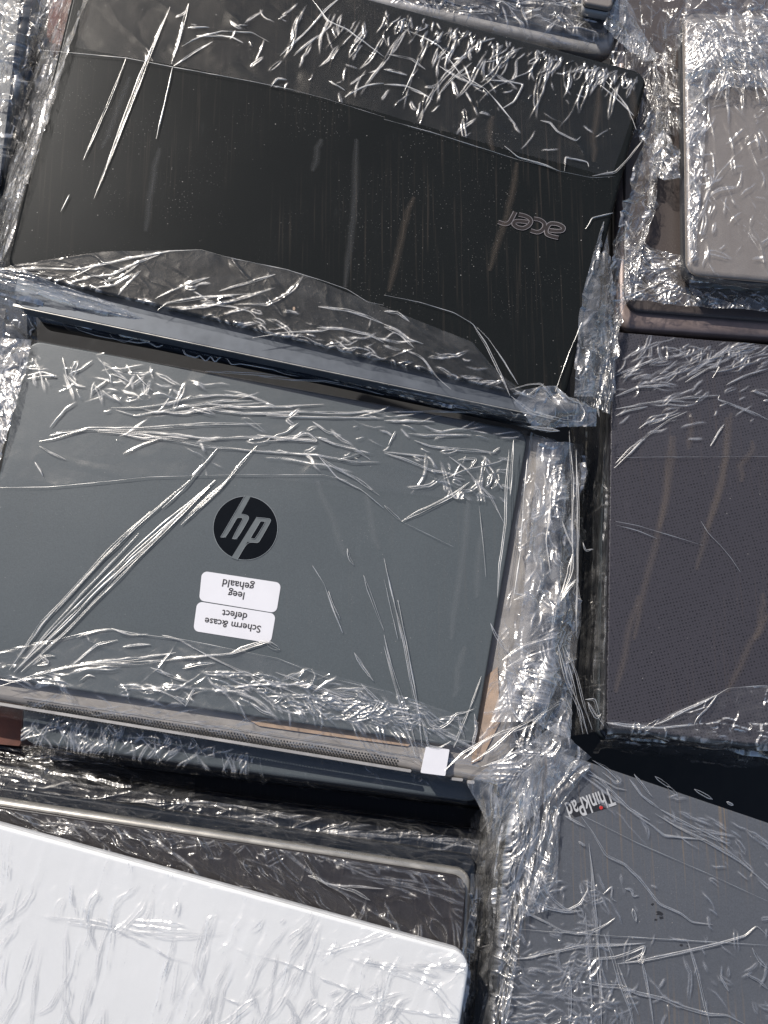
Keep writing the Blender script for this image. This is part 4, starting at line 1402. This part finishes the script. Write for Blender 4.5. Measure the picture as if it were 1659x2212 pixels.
f.strands(BAND('''
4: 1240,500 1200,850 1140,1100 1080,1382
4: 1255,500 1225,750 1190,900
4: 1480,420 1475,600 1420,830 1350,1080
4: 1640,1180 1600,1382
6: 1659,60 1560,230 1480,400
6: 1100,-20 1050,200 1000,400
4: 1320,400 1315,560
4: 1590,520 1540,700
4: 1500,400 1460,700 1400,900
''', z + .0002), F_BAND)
f.strands(seam('''
4: 1000,595 1200,592 1400,592 1659,590
6: 1440,410 1490,380 1560,376 1659,370
4 2: 1000,870 1100,890 1200,920 1300,950 1380,975
4 1.5: 1000,885 1100,910 1180,945
4 2: 1370,870 1400,920 1450,970 1500,1030 1540,1090
''', z + .001))
f.strands(field([(1325, 735), (1659, 760), (1659, 790), (1325, 850)], z, 110, -20, 7, 26, .0013, .0009, .15, .3))
f.strands(field([(1330, 735), (1659, 760), (1659, 765), (1330, 740)], z, 35, 95, 12, 16, .0013, .001))
f.strands(field([(1325, 800), (1659, 800), (1659, 960), (1325, 960)], z, 60, -28, 14, 20, .0012, .0009))
f.strands(field([(1320, 1585), (1659, 1600), (1659, 1606), (1320, 1592)], z, 70, 30, 60, 12, .0013, .0012))
f.build('plastic_wrap', WOV)

# knot where four wraps meet, fanning on to the slate laptop
f = Film()
f.sheet([[(1200, 1560, .012), (1150, 1600, .012), (1060, 1650, .004), (1010, 1690, -.006)],
         [(1235, 1600, .010), (1165, 1650, .012), (1100, 1710, .004), (1050, 1760, -.012)],
         [(1268, 1630, .004), (1195, 1700, .004), (1140, 1770, .000), (1060, 1830, -.03)]], F_MILK, CRL(1.3, 3, .9), patch=.8)
f.sheet([[(1170, 1620, ZT + .006), (1165, 1800, ZT + .003), (1130, 2000, ZT + .003), (1090, 2260, ZT + .002)],
         [(1120, 1690, ZT + .0), (1100, 1850, ZT + .0), (1085, 2050, ZT + .0), (1062, 2260, ZT + .0)],
         [(1060, 1740, ZT - .03), (1055, 1880, ZT - .03), (1045, 2060, ZT - .04), (1025, 2260, ZT - .04)],
         [(1030, 1770, ZT - .07), (1025, 1900, ZT - .07), (1020, 2070, ZT - .08), (1000, 2260, ZT - .08)]], F_CRUMP, CRL(1.2, 2.5, .1))
f.sheet([[(1275, 1650, ZT + .002), (1240, 1640, ZT + .004), (1180, 1620, ZT + .006)], [(1205, 1740, ZT + .002), (1190, 1750, ZT + .004), (1170, 1760, ZT + .005)],
         [(1200, 1960, ZT + .0015), (1160, 1970, ZT + .002), (1130, 1980, ZT + .003)]], F_CRUMP, CRL(1.0, 2.5, 1.2))
f.strands(field([(1080, 1620), (1210, 1590), (1210, 1660), (1080, 1690)], .014, 70, 150, 40, 34, .0013, .0012))
f.strands(field([(1140, 1640), (1195, 1640), (1160, 1850), (1090, 1850)], .004, 80, 106, 10, 80, .0014, .0012, .15))
f.strands(field([(1170, 1640), (1260, 1640), (1210, 1740), (1165, 1760)], .004, 14, 75, 20, 30, .0016, .0014))
f.strands(field([(1070, 1800), (1150, 1800), (1090, 2212), (1020, 2212)], ZT - .004, 90, 100, 25, 55, .0015, .0013))
f.strands(field([(1090, 1850), (1180, 1850), (1130, 2212), (1050, 2212)], ZT + .003, 110, 75, 45, 24, .0016, .0014))
fo = f.build('stretch_film')
tag(fo, 'fan of bunched film from the knot down the slate laptop left side', 'stretch film', 'clear stretch film round the stacks')

# slate laptop wrap
z = ZT + .0012
f = Film()
f.sheet([[(1175, 1618, z), (1400, 1694, z), (1700, 1800, z)], [(1140, 1900, z), (1400, 1900, z), (1700, 1960, z)], [(1080, 2260, z), (1400, 2260, z), (1700, 2260, z)]], F_CLEAR, SOFT(1.0))
f.strands(trace('''
8 1: 780,240 830,265 870,290
8 1.2: 850,240 900,310 960,410 1040,450 1100,510 1190,620 1280,660 1330,700 1420,710
8 1: 880,40 940,90 1000,150 1060,210 1150,260
8 1: 980,140 1030,190 1080,230 1170,290 1210,325 1400,345
8 1: 880,60 930,80 1000,120 1050,130
8 1.2: 1080,60 1120,110 1160,160
8 1: 1060,80 1110,150 1190,210
8 1.6: 1190,210 1300,270 1400,320 1480,360
8 1.4: 1170,230 1250,280 1400,355 1530,430 1630,515
8 1: 900,0 960,30 1020,90 1000,100 940,50
8 1: 830,20 780,-10
8 1.2: 1220,110 1270,155
8 1.2: 1340,125 1420,170
8 1.2: 1170,70 1240,120
8 2: 1480,180 1510,195
8 1.2: 540,860 620,855 700,835 780,820 870,800 1000,800 1130,790
8 1.2: 850,860 930,855 1000,850 1060,830 1130,800 1120,840 1040,870
8 1.1: 1000,880 1100,870 1200,850 1330,820 1450,790 1560,760 1610,715 1659,760
8 1.2: 690,560 730,600 790,650 850,620 880,560
8 1: 640,610 720,640 790,655 860,650
8 1.2: 580,650 680,690 770,740 840,750 900,740 960,710 1000,680
8 1.3: 800,950 870,960 950,975 1030,980 1100,1010 1200,1030 1300,1070 1400,1100 1480,1100 1560,1141
8 1.6: 885,360 900,500 905,620 915,700 925,850 935,1000 940,1141
8 .9: 870,660 880,800 890,940 900,1100
8 1.6: 950,750 990,850 1020,960 1060,1060 1080,1150
8 1: 1110,850 1130,940 1150,1040 1165,1150
8 2: 1095,850 1110,880 1120,840
8 1.8: 1075,640 1085,680 1090,700
8 1.4: 1310,780 1350,900 1380,1020 1410,1150
8 1.2: 1590,810 1620,860 1659,900
8 1.2: 1560,920 1620,950 1659,990
8 1: 520,985 512,1060 510,1150
8 1: 800,900 805,1000 800,1150
8 .8: 1010,880 1040,960 1100,1100
8 1: 945,580 985,545 980,600 1005,610
8 1: 1040,555 1070,560 1075,590 1100,585
8 1: 1450,930 1490,1000
8 1: 840,350 870,370
8 1: 600,380 650,400 700,430
8 1: 620,660 700,700
8 1.2: 540,400 620,430 520,410
''', z + .0006))
f.strands(seam('''
8: 860,240 1100,360 1400,490 1659,610
8: 480,720 700,740 1000,760 1659,800
''', z + .001))
f.strands(field([(1140, 1880), (1290, 1880), (1290, 2080), (1110, 2080)], z, 110, 15, 35, 16, .0017, .0012, .3, .3))
f.strands(field([(1240, 1850), (1300, 1850), (1300, 2212), (1240, 2212)], z, 60, 95, 15, 18, .0017, .0012, .2, .3))
f.strands(field([(1090, 2080), (1240, 2080), (1230, 2212), (1060, 2212)], z, 70, 5, 20, 30, .0016, .0012, .3, .5))
f.strands(field([(1220, 2100), (1340, 2100), (1380, 2212), (1220, 2212)], z, 80, 70, 40, 18, .002, .0014, .3, .4))
f.strands(field([(1300, 2000), (1659, 2000), (1659, 2212), (1300, 2212)], z, 60, 80, 30, 26, .0014, .001))
f.strands(field([(1200, 1640), (1659, 1790), (1659, 1860), (1260, 1740)], z, 40, 38, 14, 34, .0014, .001))
f.strands(field([(1250, 1800), (1659, 1860), (1659, 2000), (1250, 2000)], z, 26, 60, 30, 22, .0012, .0009))
f.build('plastic_wrap', tp)

# white laptop wrap, and films over the stair below it
f = Film()
zw = ZWH + .0012
f.sheet([[(-30, 1780, zw), (400, 1896, zw), (1010, 2060, zw)], [(-30, 1960, zw), (400, 1975, zw), (1005, 2110, zw)], [(-30, 2260, zw), (400, 2260, zw), (970, 2300, zw)]], F_WHITE,
        ((R_, .014, .16, 8, 1.75), (N_, .02, .06, 4, 1.85)))
f.strands(field([(0, 1960), (900, 2090), (960, 2212), (0, 2212)], zw + .0012, 60, 108, 4, 130, .0014, .0007, .05, .5), F_FOLDW)
f.strands(field([(0, 1850), (700, 1960), (700, 2010), (0, 1960)], zw + .0012, 40, 114, 7, 60, .0014, .0007, .12, .5), F_FOLDW)
f.strands(field([(500, 2110), (960, 2130), (960, 2212), (500, 2200)], zw + .0012, 50, 120, 40, 40, .0012, .0007, .4, .5), F_FOLDW)
f.strands(field([(0, 1945), (960, 2085), (960, 2105), (0, 1965)], zw + .0012, 16, 8, 4, 160, .0016, .001, .1, .5), F_FOLDW)
f.build('plastic_wrap', WHT)

f = Film()
f.sheet([[(-30, 1742, -.008), (300, 1790, -.008), (650, 1842, -.008), (1008, 1898, -.008)], [(-30, 1765, -.0085), (300, 1830, -.0085), (650, 1900, -.0085), (1000, 1960, -.0085)],
         [(-30, 1800, -.0085), (300, 1860, -.0085), (650, 1960, -.0085), (990, 2070, -.0085)]], F_DARK, ((N_, .02, .10, 3, .9), (R_, .02, .25, 2, 1.0)))
f.sheet([[(-30, 1735, -.012), (300, 1783, -.012), (650, 1835, -.012), (1008, 1890, -.012)], [(-30, 1700, -.040), (300, 1740, -.040), (650, 1795, -.040), (1030, 1850, -.040)],
         [(-30, 1665, -.042), (300, 1710, -.042), (650, 1760, -.042), (1035, 1815, -.042)]], F_DARK, ((R_, .012, .15, 6, 0), (N_, .02, .05, 5, 0)))
f.strands(field([(-10, 1742), (1000, 1893), (1000, 1899), (-10, 1750)], -.008, 100, 20, 25, 16, .0014, .0012))
f.strands(field([(0, 1770), (640, 1850), (600, 1880), (0, 1790)], -.008, 70, 16, 25, 26, .0014, .001))
f.strands(field([(300, 1840), (990, 1960), (980, 2020), (500, 1920)], -.007, 34, 70, 25, 40, .0012, .0007, .3))
f.strands(field([(0, 1690), (900, 1810), (900, 1850), (0, 1720)], -.036, 40, 8, 3, 160, .001, .0007, .05))
f.strands(field([(0, 1752), (1000, 1905), (1000, 1935), (0, 1775)], -.008, 14, 9, 5, 150, .001, .0008, .1))
f.strands(field([(0, 1690), (1020, 1830), (1010, 1870), (0, 1725)], -.036, 36, 12, 18, 45, .0011, .001, .4))
f.strands(trace('''
7 1: 1330,675 1420,710 1500,720 1659,730
7 1: 1440,715 1530,740 1600,780
7 1: 1330,672 1380,685 1420,720
''', -.007))
fo = f.build('stretch_film')
tag(fo, 'streaky film over the bright metal rim behind the white laptop', 'stretch film', 'clear stretch film round the stacks')

f = Film()
f.sheet([[(-30, 1640, -.060), (300, 1680, -.066), (650, 1735, -.066), (1045, 1790, -.064)], [(-30, 1690, -.041), (300, 1725, -.041), (650, 1775, -.041), (1035, 1830, -.041)]], F_DARK, ((R_, .012, .15, 6, 0), (N_, .02, .05, 5, 0)))
f.sheet([[(-40, 1600, -.062), (150, 1612, -.064), (420, 1660, -.090)], [(-40, 1640, -.056), (150, 1650, -.060), (420, 1690, -.068)], [(-40, 1690, -.04), (150, 1700, -.042), (420, 1735, -.042)]], F_DARK, CRL(1.0, 5, .1))
f.strands(field([(0, 1600), (160, 1640), (160, 1700), (0, 1680)], -.056, 60, 8, 10, 50, .001, .0009))
f.strands(field([(0, 1640), (900, 1740), (900, 1790), (0, 1700)], -.055, 50, 8, 3, 170, .001, .0007, .05, .3))
f.strands(field([(500, 1720), (1040, 1780), (1040, 1800), (500, 1745)], -.055, 60, 20, 40, 22, .001, .0009, .5))
f.strands(field([(200, 1640), (1040, 1770), (1040, 1800), (200, 1680)], -.062, 60, 150, 50, 16, .001, .0009, .4))
f.strands(field([(300, 1640), (1040, 1740), (1040, 1760), (300, 1660)], -.06, 26, 9, 4, 150, .0008, .0007, .1, .1))
fo = f.build('stretch_film')
tag(fo, 'shaded film over the dark laptops third and lower below the white one', 'stretch film', 'clear stretch film round the stacks')

f = Film()
f.sheet([[(1008, 1885, -.008), (1000, 1980, -.008), (985, 2070, -.008), (960, 2240, .0)], [(1035, 1890, -.02), (1030, 1980, -.02), (1015, 2080, -.02), (990, 2240, -.02)],
         [(1045, 1890, -.06), (1040, 1980, -.06), (1030, 2080, -.06), (1010, 2240, -.06)]], F_CRUMP, CRL(1.0, 2, 0))
f.strands(field([(965, 1900), (1040, 1900), (1010, 2150), (960, 2150)], -.006, 70, 100, 25, 36, .0013, .0011))
fo = f.build('stretch_film')
tag(fo, 'narrow strip of film beside the right corners of the white laptop', 'stretch film', 'clear stretch film round the stacks')
